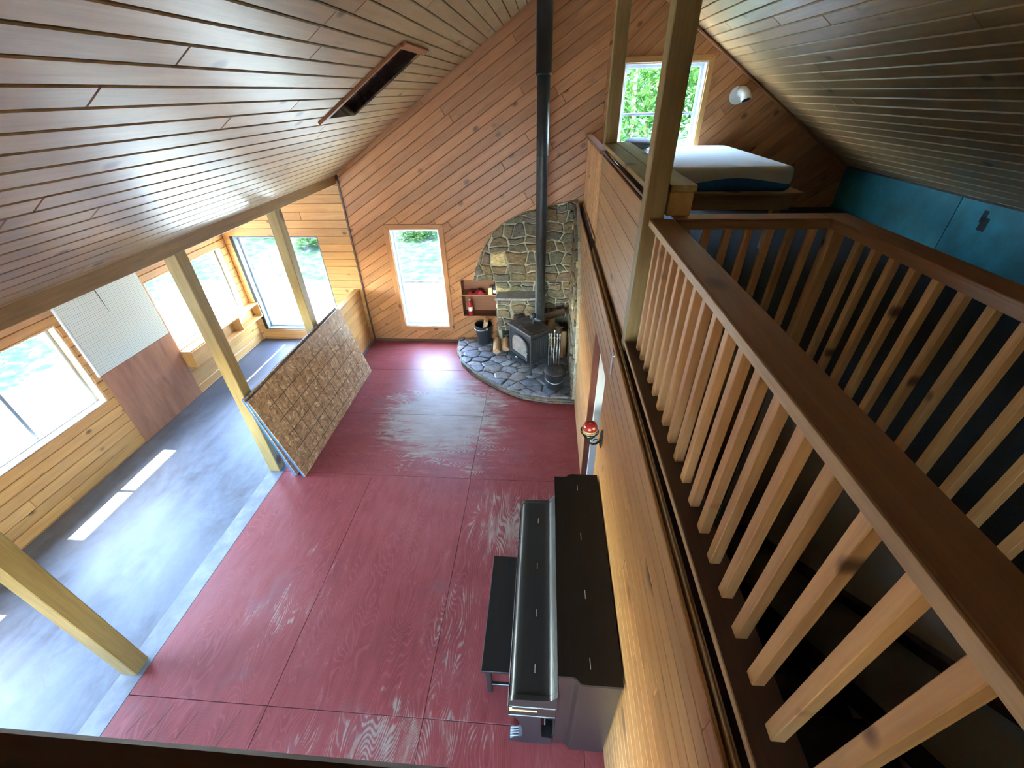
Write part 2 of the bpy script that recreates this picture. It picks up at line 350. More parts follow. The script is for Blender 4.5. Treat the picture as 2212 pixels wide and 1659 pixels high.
def lathe(bm, prof, seg=24, c=(0, 0, 0), closed=False):
    rings = []
    for r, z in prof:
        if r < 1e-5: rings.append([bm.verts.new((c[0], c[1], c[2] + z))])
        else: rings.append([bm.verts.new((c[0] + r * math.cos(2 * math.pi * i / seg), c[1] + r * math.sin(2 * math.pi * i / seg), c[2] + z)) for i in range(seg)])
    for a, b in zip(rings, rings[1:]):
        for i in range(seg):
            j = (i + 1) % seg
            if len(a) == 1 and len(b) == 1: continue
            if len(a) == 1: bm.faces.new((a[0], b[i], b[j]))
            elif len(b) == 1: bm.faces.new((a[i], a[j], b[0]))
            else: bm.faces.new((a[i], a[j], b[j], b[i]))
    return bm
def tube(bm, pts, r, seg=8, caps=True):
    pts = [Vector(p) for p in pts]; rings = []; n = len(pts)
    rr = r if isinstance(r, (list, tuple)) else [r] * n
    up = Vector((0, 0, 1))
    for i, p in enumerate(pts):
        t = (pts[min(i + 1, n - 1)] - pts[max(i - 1, 0)]).normalized()
        a = up.cross(t)
        if a.length < 0.05: a = Vector((1, 0, 0)).cross(t)
        a.normalize(); b = t.cross(a)
        rings.append([bm.verts.new(p + a * rr[i] * math.cos(2 * math.pi * k / seg) + b * rr[i] * math.sin(2 * math.pi * k / seg)) for k in range(seg)])
    for a, b in zip(rings, rings[1:]):
        for k in range(seg): bm.faces.new((a[k], a[(k + 1) % seg], b[(k + 1) % seg], b[k]))
    if caps: bm.faces.new(rings[0][::-1]); bm.faces.new(rings[-1])
    return bm
def extrude_profile(bm, prof, axis_from, axis_to, axis='y'):
    """closed 2-D profile (a,b) swept along an axis"""
    def P(a, b, t): return {'y': (a, t, b), 'x': (t, a, b), 'z': (a, b, t)}[axis]
    A = [bm.verts.new(P(a, b, axis_from)) for a, b in prof]; B = [bm.verts.new(P(a, b, axis_to)) for a, b in prof]
    n = len(prof)
    for i in range(n): bm.faces.new((A[i], A[(i + 1) % n], B[(i + 1) % n], B[i]))
    bm.faces.new(A[::-1]); bm.faces.new(B)
    return bm

# --- 2-D polygon tools
def clip(poly, a, b, c):          # keep a*x+b*y <= c
    out = []; n = len(poly)
    for i in range(n):
        p = poly[i]; q = poly[(i + 1) % n]; dp = a * p[0] + b * p[1] - c; dq = a * q[0] + b * q[1] - c
        if dp <= 0: out.append(p)
        if (dp < 0 < dq) or (dq < 0 < dp):
            t = dp / (dp - dq); out.append((p[0] + (q[0] - p[0]) * t, p[1] + (q[1] - p[1]) * t))
    return out
def area(p): return 0.5 * sum(p[i][0] * p[(i + 1) % len(p)][1] - p[(i + 1) % len(p)][0] * p[i][1] for i in range(len(p)))
def clean(p, eps=1e-4):
    out = []
    for q in p:
        if not out or math.dist(q, out[-1]) > eps: out.append(q)
    if len(out) > 1 and math.dist(out[0], out[-1]) < eps: out.pop()
    return out
def cut(poly, holes):
    """polygon minus rectangles (u0,v0,u1,v1) -> list of simple polygons"""
    us = [p[0] for p in poly]; vs = [p[1] for p in poly]
    hs = [h for h in holes if h[0] < max(us) and h[2] > min(us) and h[1] < max(vs) and h[3] > min(vs)]
    if not hs: return [poly]
    bm = bmesh.new(); bm.faces.new([bm.verts.new((x, y, 0)) for x, y in poly])
    for h in hs:
        for co, no in (((h[0], 0, 0), (1, 0, 0)), ((h[2], 0, 0), (1, 0, 0)), ((0, h[1], 0), (0, 1, 0)), ((0, h[3], 0), (0, 1, 0))):
            bmesh.ops.bisect_plane(bm, geom=bm.verts[:] + bm.edges[:] + bm.faces[:], dist=1e-6, plane_co=co, plane_no=no)
    def inside(f):
        c = f.calc_center_median(); return any(h[0] < c.x < h[2] and h[1] < c.y < h[3] for h in hs)
    bmesh.ops.delete(bm, geom=[f for f in bm.faces if inside(f)], context='FACES')
    bmesh.ops.dissolve_limit(bm, angle_limit=0.01, verts=bm.verts[:], edges=bm.edges[:])
    out = []
    for f in bm.faces:
        pl = clean([(v.co.x, v.co.y) for v in f.verts])
        if len(pl) > 2 and abs(area(pl)) > 2e-4: out.append(pl)
    bm.free(); return out
class Frame:
    def __init__(s, O, U, V):
        s.O = Vector(O); s.U = Vector(U).normalized(); s.V = Vector(V).normalized(); s.N = s.U.cross(s.V)
    def mat(s, u, v, ang=0.0):
        c, n = math.cos(ang), math.sin(ang)
        a = s.U * c + s.V * n; b = s.V * c - s.U * n
        M = Matrix((a, b, s.N)).transposed().to_4x4(); M.translation = s.O + s.U * u + s.V * v; return M
def inset(poly, d):
    n = len(poly); out = []
    for i in range(n):
        p0, p1, p2 = poly[i - 1], poly[i], poly[(i + 1) % n]
        e1 = Vector((p1[0] - p0[0], p1[1] - p0[1])); e2 = Vector((p2[0] - p1[0], p2[1] - p1[1]))
        if e1.length < 1e-6 or e2.length < 1e-6: out.append(p1); continue
        e1.normalize(); e2.normalize(); n1 = Vector((-e1.y, e1.x)); n2 = Vector((-e2.y, e2.x))
        k = 1 + n1.dot(n2)
        mv = (n1 + n2) * (d / max(k, 0.25)); out.append((p1[0] + mv.x, p1[1] + mv.y))
    return out
def piece(name, parent, poly, fr, thick, cham, mat, ang=0.0, z0=0.0):
    """prism from a wall-plane polygon with chamfered front edges; local x runs along the grain"""
    poly = clean(poly)
    if len(poly) < 3: return None
    if area(poly) < 0: poly = poly[::-1]
    cu = sum(p[0] for p in poly) / len(poly); cv = sum(p[1] for p in poly) / len(poly)
    c, s = math.cos(ang), math.sin(ang)
    loc = [((p[0] - cu) * c + (p[1] - cv) * s, -(p[0] - cu) * s + (p[1] - cv) * c) for p in poly]
    bm = bmesh.new()
    A = [bm.verts.new((x, y, z0)) for x, y in loc]; n = len(A)
    if cham > 0:
        ii = inset(loc, cham)
        B = [bm.verts.new((x, y, z0 + thick - cham)) for x, y in loc]; T = [bm.verts.new((x, y, z0 + thick)) for x, y in ii]
        rings = [A, B, T]
    else:
        rings = [A, [bm.verts.new((x, y, z0 + thick)) for x, y in loc]]
    for P, Q in zip(rings, rings[1:]):
        for i in range(n): bm.faces.new((P[i], P[(i + 1) % n], Q[(i + 1) % n], Q[i]))
    bm.faces.new(A[::-1]); bm.faces.new(rings[-1])
    return mob(name, bm, mat, parent, fr.mat(cu, cv, ang))
def boards(parent, region, holes, fr, pitch, mat, ang=0.0, thick=0.016, gap=0.003, cham=0.005, lens=(2.2, 4.2), start=None, rng=None, name='board'):
    """cover a convex region with lengths of board running at an angle; returns board objects"""
    rng = rng or random
    a = (math.cos(ang), math.sin(ang)); b = (-a[1], a[0])
    vs = [p[0] * b[0] + p[1] * b[1] for p in region]; us = [p[0] * a[0] + p[1] * a[1] for p in region]
    v = (start if start is not None else min(vs)); 
    while v > min(vs) + 1e-6: v -= pitch
    out = []
    while v < max(vs) - 0.004:
        strip = clip(clip(region, -b[0], -b[1], -(v + gap / 2)), b[0], b[1], v + pitch - gap / 2)
        strip = clean(strip)
        if len(strip) > 2 and abs(area(strip)) > 1e-3:
            su = [p[0] * a[0] + p[1] * a[1] for p in strip]; u = min(su) - rng.uniform(0, lens[0])
            while u < max(su):
                L = rng.uniform(*lens); e = u + L
                if max(su) - e < 0.5: e = max(su) + 1
                pc = clean(clip(clip(strip, -a[0], -a[1], -(u + 0.0012)), a[0], a[1], e - 0.0012))
                u = e
                if len(pc) < 3: continue
                for q in cut(pc, holes):
                    if abs(area(q)) < 6e-4: continue
                    o = piece(name, parent, q, fr, thick, cham, mat, ang)
                    if o: out.append(o)
        v += pitch
    return out
def rect(u0, v0, u1, v1): return [(u0, v0), (u1, v0), (u1, v1), (u0, v1)]
def slab(name, parent, poly, holes, fr, thick, mat):
    """solid wall with rectangular openings, one mesh, lying behind its frame plane"""
    bm = bmesh.new()
    fs = bm.faces.new([bm.verts.new((x, y, 0)) for x, y in poly])
    for h in holes:
        for co, no in (((h[0], 0, 0), (1, 0, 0)), ((h[2], 0, 0), (1, 0, 0)), ((0, h[1], 0), (0, 1, 0)), ((0, h[3], 0), (0, 1, 0))):
            bmesh.ops.bisect_plane(bm, geom=bm.verts[:] + bm.edges[:] + bm.faces[:], dist=1e-6, plane_co=co, plane_no=no)
    dl = [f for f in bm.faces if any(h[0] < f.calc_center_median().x < h[2] and h[1] < f.calc_center_median().y < h[3] for h in holes)]
    bmesh.ops.delete(bm, geom=dl, context='FACES')
    r = bmesh.ops.extrude_face_region(bm, geom=bm.faces[:])
    bmesh.ops.translate(bm, vec=(0, 0, -thick), verts=[g for g in r['geom'] if isinstance(g, bmesh.types.BMVert)])
    return mob(name, bm, mat, parent, fr.mat(0, 0))
# --- irregular stones
def voronoi(region, seeds):
    cells = []
    for i, s in enumerate(seeds):
        c = list(region)
        for j, t in enumerate(seeds):
            if i == j: continue
            dx, dy = t[0] - s[0], t[1] - s[1]
            if abs(dx) > 1.2 or abs(dy) > 1.2: continue
            c = clip(c, dx, dy, (t[0] ** 2 + t[1] ** 2 - s[0] ** 2 - s[1] ** 2) / 2)
            if len(c) < 3: break
        c = clean(c) if len(c) > 2 else []
        if len(c) > 2 and abs(area(c)) > 8e-4: cells.append(c)
    return cells
def rubble(u0, v0, u1, v1, du, dv, rng):
    """split a rectangle at random into stone-sized quads with uneven shared corners"""
    out = []
    def go(a0, b0, a1, b1, lim):
        w, h = a1 - a0, b1 - b0
        if w < du * lim and h < dv * lim: out.append((a0, b0, a1, b1)); return
        t = rng.uniform(.34, .66)
        if w / du > h / dv: m_ = a0 + w * t; go(a0, b0, m_, b1, lim * rng.uniform(.92, 1.08)); go(m_, b0, a1, b1, lim * rng.uniform(.92, 1.08))
        else: m_ = b0 + h * t; go(a0, b0, a1, m_, lim * rng.uniform(.92, 1.08)); go(a0, m_, a1, b1, lim * rng.uniform(.92, 1.08))
    go(u0, v0, u1, v1, 1.45)
    fx = lambda x, y: (x + .030 * math.sin(x * 9.1 + y * 17.3) * du / .2 + .014 * math.sin(31 * y + 5 * x), y + .022 * math.sin(x * 14.7 + 2 + y * 5.2) + .008 * math.sin(37 * x + 11 * y))
    polys = []
    for a0, b0, a1, b1 in out:
        q = [fx(a0, b0), fx((a0 + a1) / 2, b0), fx(a1, b0), fx(a1, b1), fx((a0 + a1) / 2, b1), fx(a0, b1)]
        polys.append(q)
    return polys
def clip_to(poly, region):
    if area(region) < 0: region = region[::-1]
    n = len(region)
    for i in range(n):
        p, q = region[i], region[(i + 1) % n]; a, b = q[1] - p[1], p[0] - q[0]
        poly = clip(poly, a, b, a * p[0] + b * p[1])
        if len(poly) < 3: return []
    return poly
def seeds_grid(u0, v0, u1, v1, du, dv, rng, jit=0.42):
    out = []; v = v0 + dv / 2; k = 0
    while v < v1 + dv / 2:
        u = u0 + (du / 2 if k % 2 else 0)
        while u < u1 + du:
            out.append((u + rng.uniform(-jit, jit) * du, v + rng.uniform(-jit, jit) * dv)); u += du * rng.uniform(0.75, 1.35)
        v += dv; k += 1
    return out
def stone(parent, poly, fr, thick, gap, mat, rng, z0=0.0, name='stone'):
    poly = clean(poly)
    if len(poly) < 3: return
    if area(poly) < 0: poly = poly[::-1]
    p = clean(inset(poly, gap), 0.006)
    if len(p) < 3 or area(p) < 4e-4: return
    q = []                                   # knock the corners off
    for i in range(len(p)):
        a, b = p[i], p[(i + 1) % len(p)]
        for t in (0.10, 0.90): q.append((a[0] + (b[0] - a[0]) * t + rng.uniform(-.004, .004), a[1] + (b[1] - a[1]) * t + rng.uniform(-.004, .004)))
    q = clean(q, 0.004)
    if len(q) < 3 or area(q) < 3e-4: return
    cu = sum(x for x, y in q) / len(q); cv = sum(y for x, y in q) / len(q); q = [(x - cu, y - cv) for x, y in q]; n = len(q)
    tu, tv = rng.uniform(-.06, .06), rng.uniform(-.06, .06)
    bm = bmesh.new()
    A = [bm.verts.new((x, y, z0)) for x, y in q]
    B = [bm.verts.new((x, y, z0 + thick * 0.62)) for x, y in q]
    T = [bm.verts.new((x * 0.84, y * 0.84, z0 + thick + x * tu + y * tv + rng.uniform(-.004, .004))) for x, y in q]
    ce = bm.verts.new((rng.uniform(-.01, .01), rng.uniform(-.01, .01), z0 + thick * 1.06))
    for P, Q in ((A, B), (B, T)):
        for i in range(n): bm.faces.new((P[i], P[(i + 1) % n], Q[(i + 1) % n], Q[i]))
    for i in range(n): bm.faces.new((T[i], T[(i + 1) % n], ce))
    bm.faces.new(A[::-1])
    return mob(name, bm, mat, parent, fr.mat(cu, cv, rng.uniform(-.3, .3) * 0))

# ------------------------------------------------------------------ dimensions
YF = 7.00           # far wall face
XL = -5.56          # sunroom outer wall face
XS = -3.29          # edge between concrete and painted plywood
XP = 0.51           # partition face
YB = -3.4           # rear wall
RX, RZ = 0.612, 5.40 # ridge
XR = 4.28           # low teal wall of the loft
SLL, SLR = 0.63, 0.66
ZLF = 2.42          # loft floor
XB = -3.30          # inner face of the eave beam
def zl(x): return RZ + SLL * (x - RX)
def zr(x): return RZ - SLR * (x - RX)
FAR = Frame((0, YF + 0.016, 0), (1, 0, 0), (0, 0, 1))      # faces -y
REAR = Frame((0, YB - 0.016, 0), (-1, 0, 0), (0, 0, 1))    # faces +y (u = -x)
LEFT = Frame((XL - 0.016, 0, 0), (0, 1, 0), (0, 0, 1))     # faces +x (u = y)
PART = Frame((XP + 0.016, 0, 0), (0, -1, 0), (0, 0, 1))    # faces -x (u = -y)

# ------------------------------------------------------------------ outdoors
def ground():
    bm = bmesh.new(); nx, ny = 60, 60
    vs = {}
    for i in range(nx + 1):
        for j in range(ny + 1):
            x = -45 + 90 * i / nx; y = -40 + 90 * j / ny
            z = -0.35 + 0.05 * max(0, y - 15) + 0.45 * max(0, y - 27) + 0.06 * max(0, -x - 14) + 0.12 * math.sin(x * 0.7) * math.cos(y * 0.6) * (1 if (y > 11 or x < -11) else 0)
            vs[i, j] = bm.verts.new((x, y, z))
    for i in range(nx):
        for j in range(ny): bm.faces.new((vs[i, j], vs[i + 1, j], vs[i + 1, j + 1], vs[i, j + 1]))
    o = mob('ground', bm, 'ground', None, None, True); tag(o, 'pale gravel yard and green grass outside the windows', 'ground', kind='structure')
ground()
def leaf_mesh(n, rx, rz, size, seed):
    rg = random.Random(seed); bm = bmesh.new(); cl = []
    for k in range(26):
        a = rg.uniform(0, 2 * math.pi); h = rg.uniform(-1, 1); r = math.sqrt(max(0, 1 - h * h)) * rg.uniform(.45, 1)
        cl.append(Vector((rx * .75 * r * math.cos(a), rx * .75 * r * math.sin(a), rz * .8 * h)))
    for k in range(n):
        c = rg.choice(cl) + Vector((rg.gauss(0, .2) * rx, rg.gauss(0, .2) * rx, rg.gauss(0, .16) * rz))
        q = Matrix.Rotation(rg.uniform(0, 6.28), 3, 'Z') @ Matrix.Rotation(rg.uniform(-1.2, 1.2), 3, 'X') @ Matrix.Rotation(rg.uniform(0, 6.28), 3, 'Z')
        s = size * rg.uniform(.6, 1.3)
        bm.faces.new([bm.verts.new(c + q @ Vector(p)) for p in ((-s, 0, 0), (0, -s * .45, 0), (s, 0, 0.02), (0, s * .45, 0))])
    return bm
crowns = []
def tree(x, y, h, rx, label, seed, group, gz):
    t = empty('leafy_tree', (x, y, gz)); tag(t, label, 'tree', group)
    bm = bmesh.new(); rg = random.Random(seed)
    tube(bm, [(0, 0, -.1), (.06, .02, h * .3), (-.05, .05, h * .6), (.02, 0, h * .8)], [.11, .09, .07, .03], 8)
    mw = WM[t]
    mob('trunk', bm, 'bark', t, mw.copy())
    if len(crowns) < 3:
        bm = leaf_mesh(2600, 1.0, 1.0, 0.055, seed)
        o = mob('crown', bm, 'leaf', t, mw @ Matrix.Translation((0, 0, h * .62)) @ Matrix.Diagonal((rx, rx, h * .42, 1)))
        crowns.append(o)
    else:
        o = bpy.data.objects.new('crown', crowns[seed % 3].data)
        link(o, t, mw @ Matrix.Translation((0, 0, h * .62)) @ Matrix.Rotation(seed * 1.3, 4, 'Z') @ Matrix.Diagonal((rx, rx, h * .42, 1)))
for k, (x, y, h, rx, lab) in enumerate([
    (3.2, 19.0, 7.6, 2.5, 'tall leafy green tree behind the loft window, left of the two nearest'), (6.4, 20.5, 8.4, 2.7, 'tall leafy green tree behind the loft window, right of the two nearest'),
    (4.8, 24.5, 9.5, 3.2, 'rearmost leafy tree seen between the trunks outside the loft window'), (0.4, 22.0, 8.0, 2.6, 'leafy tree left of the loft window view'),
    (9.8, 24.0, 9.0, 3.0, 'leafy tree far right of the loft window view')]):
    tree(x, y, h, rx, lab, k + 3, 'trees outside the loft window', -0.35 + 0.05 * max(0, y - 15))
def shrub(x, y, r, h, lab, seed, group):
    gz = -0.35 + 0.05 * max(0, y - 15) + 0.45 * max(0, y - 27) + 0.06 * max(0, -x - 14)
    t = empty('leafy_shrub', (x, y, gz)); tag(t, lab, 'shrub', group); mw = WM[t]
    bm = bmesh.new(); tube(bm, [(0, 0, -.1), (.02, .02, h * .5)], [.03, .02], 6); mob('stem', bm, 'bark', t, mw.copy())
    o = bpy.data.objects.new('foliage', crowns[seed % 3].data); link(o, t, mw @ Matrix.Translation((0, 0, h * .5)) @ Matrix.Rotation(seed * 2.1, 4, 'Z') @ Matrix.Diagonal((r, r, h * .55, 1)))
shr = [(-6.3, 13.8, .9, .8), (-4.6, 15.2, 1.0, .9), (-8.0, 14.6, 1.1, 1.0), (-3.2, 16.5, .9, .8), (-11.8, 6.0, .9, .8), (-13.4, 8.2, 1.2, 1.1), (-12.6, 10.2, 1.0, .9), (-12.2, 3.4, .8, .7), (-10.0, 16.0, 1.3, 1.2)]
SHL = ['middle low shrub outside the sunroom end window', 'low shrub outside the sunroom end window, right of the post', 'low shrub outside the sunroom end window, left of the post', 'small shrub farthest right behind the half wall',
       'low shrub outside the side window over the shelf', 'larger shrub deep in the yard outside the side windows', 'rounded shrub at the far left yard corner', 'small shrub outside the side window left of the pegboard', 'biggest dark green shrub at the corner of the yard']
for k, (x, y, r, h) in enumerate(shr):
    shrub(x, y, r, h, SHL[k], k, 'shrubs beyond the gravel yard')

# ------------------------------------------------------------------ windows
def window(n, fr, u0, v0, u1, v1, label, bars=(), depth=0.13, casing=None, casing_w=0.085, frame_mat='white_vinyl', jamb_mat='white_paint', proud=0.014, sill=None):
    """opening with jamb liners, sash frame, bars, panes and an optional casing"""
    M0 = fr.mat((u0 + u1) / 2, v0)
    w = bpy.data.objects.new('window_%d' % n, None); link(w, None, Matrix.Translation(M0.translation)); tag(w, label, 'window', kind='structure')
    def p(name, a0, b0, a1, b1, z0, z1, mat, ang=0.0, cham=0.003):
        return piece(name, w, rect(a0, b0, a1, b1), fr, z1 - z0, cham, mat, ang, z0)
    A = R(90)
    t = 0.02
    p('jamb', u0, v0, u0 + t, v1, -depth, 0.012, jamb_mat, A); p('jamb', u1 - t, v0, u1, v1, -depth, 0.012, jamb_mat, A)
    p('jamb', u0 + t, v1 - t, u1 - t, v1, -depth, 0.012, jamb_mat); p('jamb', u0 + t, v0, u1 - t, v0 + t, -depth, 0.012, sill or jamb_mat)
    a0, a1, b0, b1 = u0 + t, u1 - t, v0 + t, v1 - t; g = 0.035
    zz0, zz1 = -depth + 0.005, -depth + 0.045
    f = p('frame', a0, b0, a0 + g, b1, zz0, zz1, frame_mat, A); p('frame', a1 - g, b0, a1, b1, zz0, zz1, frame_mat, A)
    p('frame', a0 + g, b1 - g, a1 - g, b1, zz0, zz1, frame_mat); p('frame', a0 + g, b0, a1 - g, b0 + g, zz0, zz1, frame_mat)
    cu = [a0 + g]; cv = [b0 + g]
    for kind, pos in bars:
        if kind == 'v':
            p('bar', pos - .018, b0 + g, pos + .018, b1 - g, zz0, zz1 - .004, frame_mat, A); cu += [pos - .018, pos + .018]
        else:
            p('bar', a0 + g, pos - .016, a1 - g, pos + .016, zz0, zz1 - .004, frame_mat); cv += [pos - .016, pos + .016]
    cu.append(a1 - g); cv.append(b1 - g)
    for i in range(0, len(cu), 2):
        for j in range(0, len(cv), 2):
            p('pane', cu[i], cv[j], cu[i + 1], cv[j + 1], zz0 + .014, zz0 + .018, 'window_glass', 0, 0)
    if casing:
        c = casing_w; z0, z1 = 0.0155, 0.0155 + proud + .004
        def mit(q, ang): piece('casing', w, q, fr, z1 - z0, 0.004, casing, ang, z0)
        mit([(u0 - c, v0 - c), (u0, v0), (u0, v1), (u0 - c, v1 + c)], A); mit([(u1, v0), (u1 + c, v0 - c), (u1 + c, v1 + c), (u1, v1)], A)
        mit([(u0 - c, v1 + c), (u0, v1), (u1, v1), (u1 + c, v1 + c)], 0.0); mit([(u0 - c, v0 - c), (u1 + c, v0 - c), (u1, v0), (u0, v0)], 0.0)
    return w
W1 = (-2.60, 0.32, -1.755, 2.11); W2 = (1.00, 2.82, 2.075, 4.22); NI = (-1.465, 0.55, -0.80, 1.24)
WS = (-5.395, 0.22, -3.87, 2.00)
WL = [(0.20, 0.80, 1.68, 1.88), (2.38, 0.80, 3.90, 1.88), (5.17, 0.79, 6.84, 1.88)]
WR = [(-0.2, 0.7, 2.7, 2.2), (1.15, 2.85, 2.1, 3.5)]      # openings added out of view in the rear wall for daylight, u = -x
window(1, FAR, *W1, 'tall narrow window in the far wall with a brown wooden casing', bars=(('h', 1.16),), casing='pine_wall')
window(2, FAR, *W2, 'loft window above the mattress looking onto green trees', bars=(('h', 3.645),), casing='pine_sunroom', casing_w=0.07)
window(3, FAR, *WS, 'wide sunroom end window with a horizontal bar behind the wooden post', bars=(('h', 1.15),), frame_mat='white_vinyl', jamb_mat='aluminium')
window(4, LEFT, *WL[1], 'sunroom side window left of the pegboard', bars=(('v', 3.12),), frame_mat='aluminium', jamb_mat='peeling_jamb', sill='white_paint')
window(5, LEFT, *WL[2], 'sunroom side window above the built-in shelf', bars=(('v', 6.02),), frame_mat='aluminium', jamb_mat='peeling_jamb', sill='white_paint')
window(6, LEFT, *WL[0], 'sunroom side window nearest the camera', bars=(('v', 0.95),), frame_mat='aluminium', jamb_mat='peeling_jamb', sill='white_paint')
for k, r in enumerate(WR): window(7 + k, REAR, *r, ['wide window in the rear wall under the loft', 'narrow window in the rear gable', 'wide window in the rear gable'][k], bars=(('v', (r[0] + r[2]) / 2),))

# ------------------------------------------------------------------ floors
def st(o, label, cat): return tag(o, label, cat, kind='structure')
fl = box('floor', None, (XS, YB, -0.30), (XR + .4, YF, -0.020), 'groove_dark', 'y', 0); st(fl, 'worn red painted plywood floor of the main room', 'floor')
rngf = random.Random(3)
def sheet(x0, y0, x1, y1, along):
    d = 0.0022
    poly = rect(x0 + d, y0 + d, x1 - d, y1 - d)
    piece('plywood_sheet', fl, poly, Frame((0, 0, -0.020), (1, 0, 0), (0, 1, 0)), 0.020, 0.0012, 'red_floor', R(90) if along == 'y' else 0.0)
xs = [XS, -2.11, -0.85, 0.37, 1.59, 2.81, 4.03]
for a, b in zip(xs, xs[1:]): sheet(a, 1.10, b, 3.54, 'y'); sheet(a, -1.34, b, 1.10, 'y')
for r0, off in ((3.54, 0), (4.76, 0), (5.98, 0)):
    y1 = min(r0 + 1.22, YF)
    for a, b in ((XS, -0.86), (-0.86, 1.58), (1.58, 4.03)):
        sheet(a, r0, b, y1, 'x')
for a, b in zip(xs, xs[1:]): sheet(a, YB, b, -1.34, 'y')
for (xa, ya, xb_, yb_) in ((-2.93, .83, -2.86, 1.08), (-2.70, .84, -2.63, 1.03), (-2.36, .82, -2.30, 1.06), (-3.10, .86, -3.05, 1.0)):
    dv = Vector((xb_ - xa, yb_ - ya)).normalized(); nn = (-dv.y * .003, dv.x * .003)
    piece('grain_split', fl, [(xa, ya), (xb_, yb_), (xb_ + nn[0], yb_ + nn[1]), (xa + nn[0] * 2, ya + nn[1] * 2)], Frame((0, 0, 0), (1, 0, 0), (0, 1, 0)), 0.0006, 0, 'groove_dark')
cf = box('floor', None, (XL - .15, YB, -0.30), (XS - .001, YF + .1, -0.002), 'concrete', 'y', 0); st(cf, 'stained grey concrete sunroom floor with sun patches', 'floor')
gs = box('trim_1', None, (XS - .19, YB, -0.002), (XS - .002, YF, 0.0), 'concrete_strip', 'y', 0); st(gs, 'pale mortar strip between concrete and red plywood', 'trim')

# ------------------------------------------------------------------ far wall
rg = random.Random(11)
gab = [(-3.27, 0), (XR + .1, 0), (XR + .1, zr(XR + .1) + .02), (RX, RZ + .02), (-3.27, zl(-3.27) + .02)]
holesF = [W1, W2, NI]
wf = slab('wall_far', None, [(-3.42, 0)] + gab[1:4] + [(-3.42, zl(-3.42) + .03)], holesF, FAR, 0.13, 'groove_dark'); st(wf, 'far gable wall of diagonal knotty pine boards', 'wall')
ns = len([0])
fb = []
L_ = clip(gab, 1, 0, 0.78); R_ = clip(gab, -1, 0, -0.78)
a1 = R(31.0); a2 = R(42)
def start_for(ang, p): return -math.sin(ang) * p[0] + math.cos(ang) * p[1]
hb = [(W1[0] - .003, W1[1] - .003, W1[2] + .003, W1[3] + .003), (W2[0] - .003, W2[1] - .003, W2[2] + .003, W2[3] + .003), NI]
boards(wf, L_, hb, FAR, 0.130, 'pine_wall', a1, lens=(2.0, 4.6), start=start_for(a1, (-0.195, 4.135)), rng=rg)
boards(wf, clip(R_, 0, -1, -2.3), hb, FAR, 0.130, 'pine_wall', a2, lens=(1.6, 3.6), start=start_for(a2, (2.208, 3.416)), rng=rg)
# rake trim on the gable and corner strip
rt = beam('trim_2', None, (RX + .02, YF - .012, zr(RX + .02) - .035), (XR, YF - .012, zr(XR) - .035), 0.022, 0.045, 'pine_wall', (0, 1, 0)); st(rt, 'thin brown moulding along the right slope of the far wall', 'trim')
ct = box('trim_3', None, (-3.285, YF - .016, 0), (-3.255, YF - .002, zl(-3.26) - .02), 'dark_ledge', 'z', 0.002); st(ct, 'dark corner strip where far wall meets the sunroom', 'trim')
bb = box('baseboard_far', None, (-3.25, YF - .014, 0), (-1.62, YF, 0.05), 'dark_ledge', 'x', 0.002); st(bb, 'dark brown baseboard strip along the far wall', 'baseboard')

# sunroom end wall
sz = lambda x: 2.16 + (x - XL) * 0.31
we = [(XL - .14, 0), (-3.27, 0), (-3.27, sz(-3.27)), (XL - .14, sz(XL - .14))]
wse = slab('wall_sunroom', None, we, [WS], FAR, 0.13, 'groove_dark'); st(wse, 'sunroom end wall of horizontal honey pine boards', 'wall')
boards(wse, [(XL, 0.0), (-3.275, 0), (-3.275, sz(-3.275)), (XL, sz(XL))], [(WS[0] - .05, WS[1] - .003, WS[2] + .003, WS[3] + .003)], FAR, 0.131, 'pine_sunroom', 0.0, lens=(3, 4), start=WS[3] + .003, rng=rg)
gp = box('trim_4', None, (WS[0] - .052, YF + .004, WS[1] - .02), (WS[0] - .004, YF + .012, WS[3]), 'tar_gap', 'z', 0.001); st(gp, 'black open gap left of the sunroom end window', 'trim')
# sunroom side wall
wl_ = slab('wall_left', None, rect(YB, 0, YF, 2.14), WL, LEFT, 0.10, 'groove_dark'); st(wl_, 'sunroom side wall of horizontal honey pine boards under the windows', 'wall')
boards(wl_, rect(-0.2, 0.0, YF, 2.14), [(r[0] - .003, r[1] - .003, r[2] + .003, r[3] + .003) for r in WL], LEFT, 0.131, 'pine_sunroom', 0.0, lens=(5.5, 7.0), start=0.797, rng=rg, gap=.006, cham=.006)

# rear wall and right-hand closing walls
wr = slab('wall_rear', None, [(-XR, 0), (3.27, 0), (3.27, zl(-3.27) + .02), (-RX, RZ + .02), (-XR, zr(XR) + .02)], WR, REAR, 0.13, 'pine_wall'); st(wr, 'rear gable wall behind the camera', 'wall')
w2 = box('wall_rear', None, (XL - .15, YB - .15, 0), (-3.27, YB, 2.6), 'pine_sunroom', 'x', 0); st(w2, 'rear wall of the sunroom', 'wall')

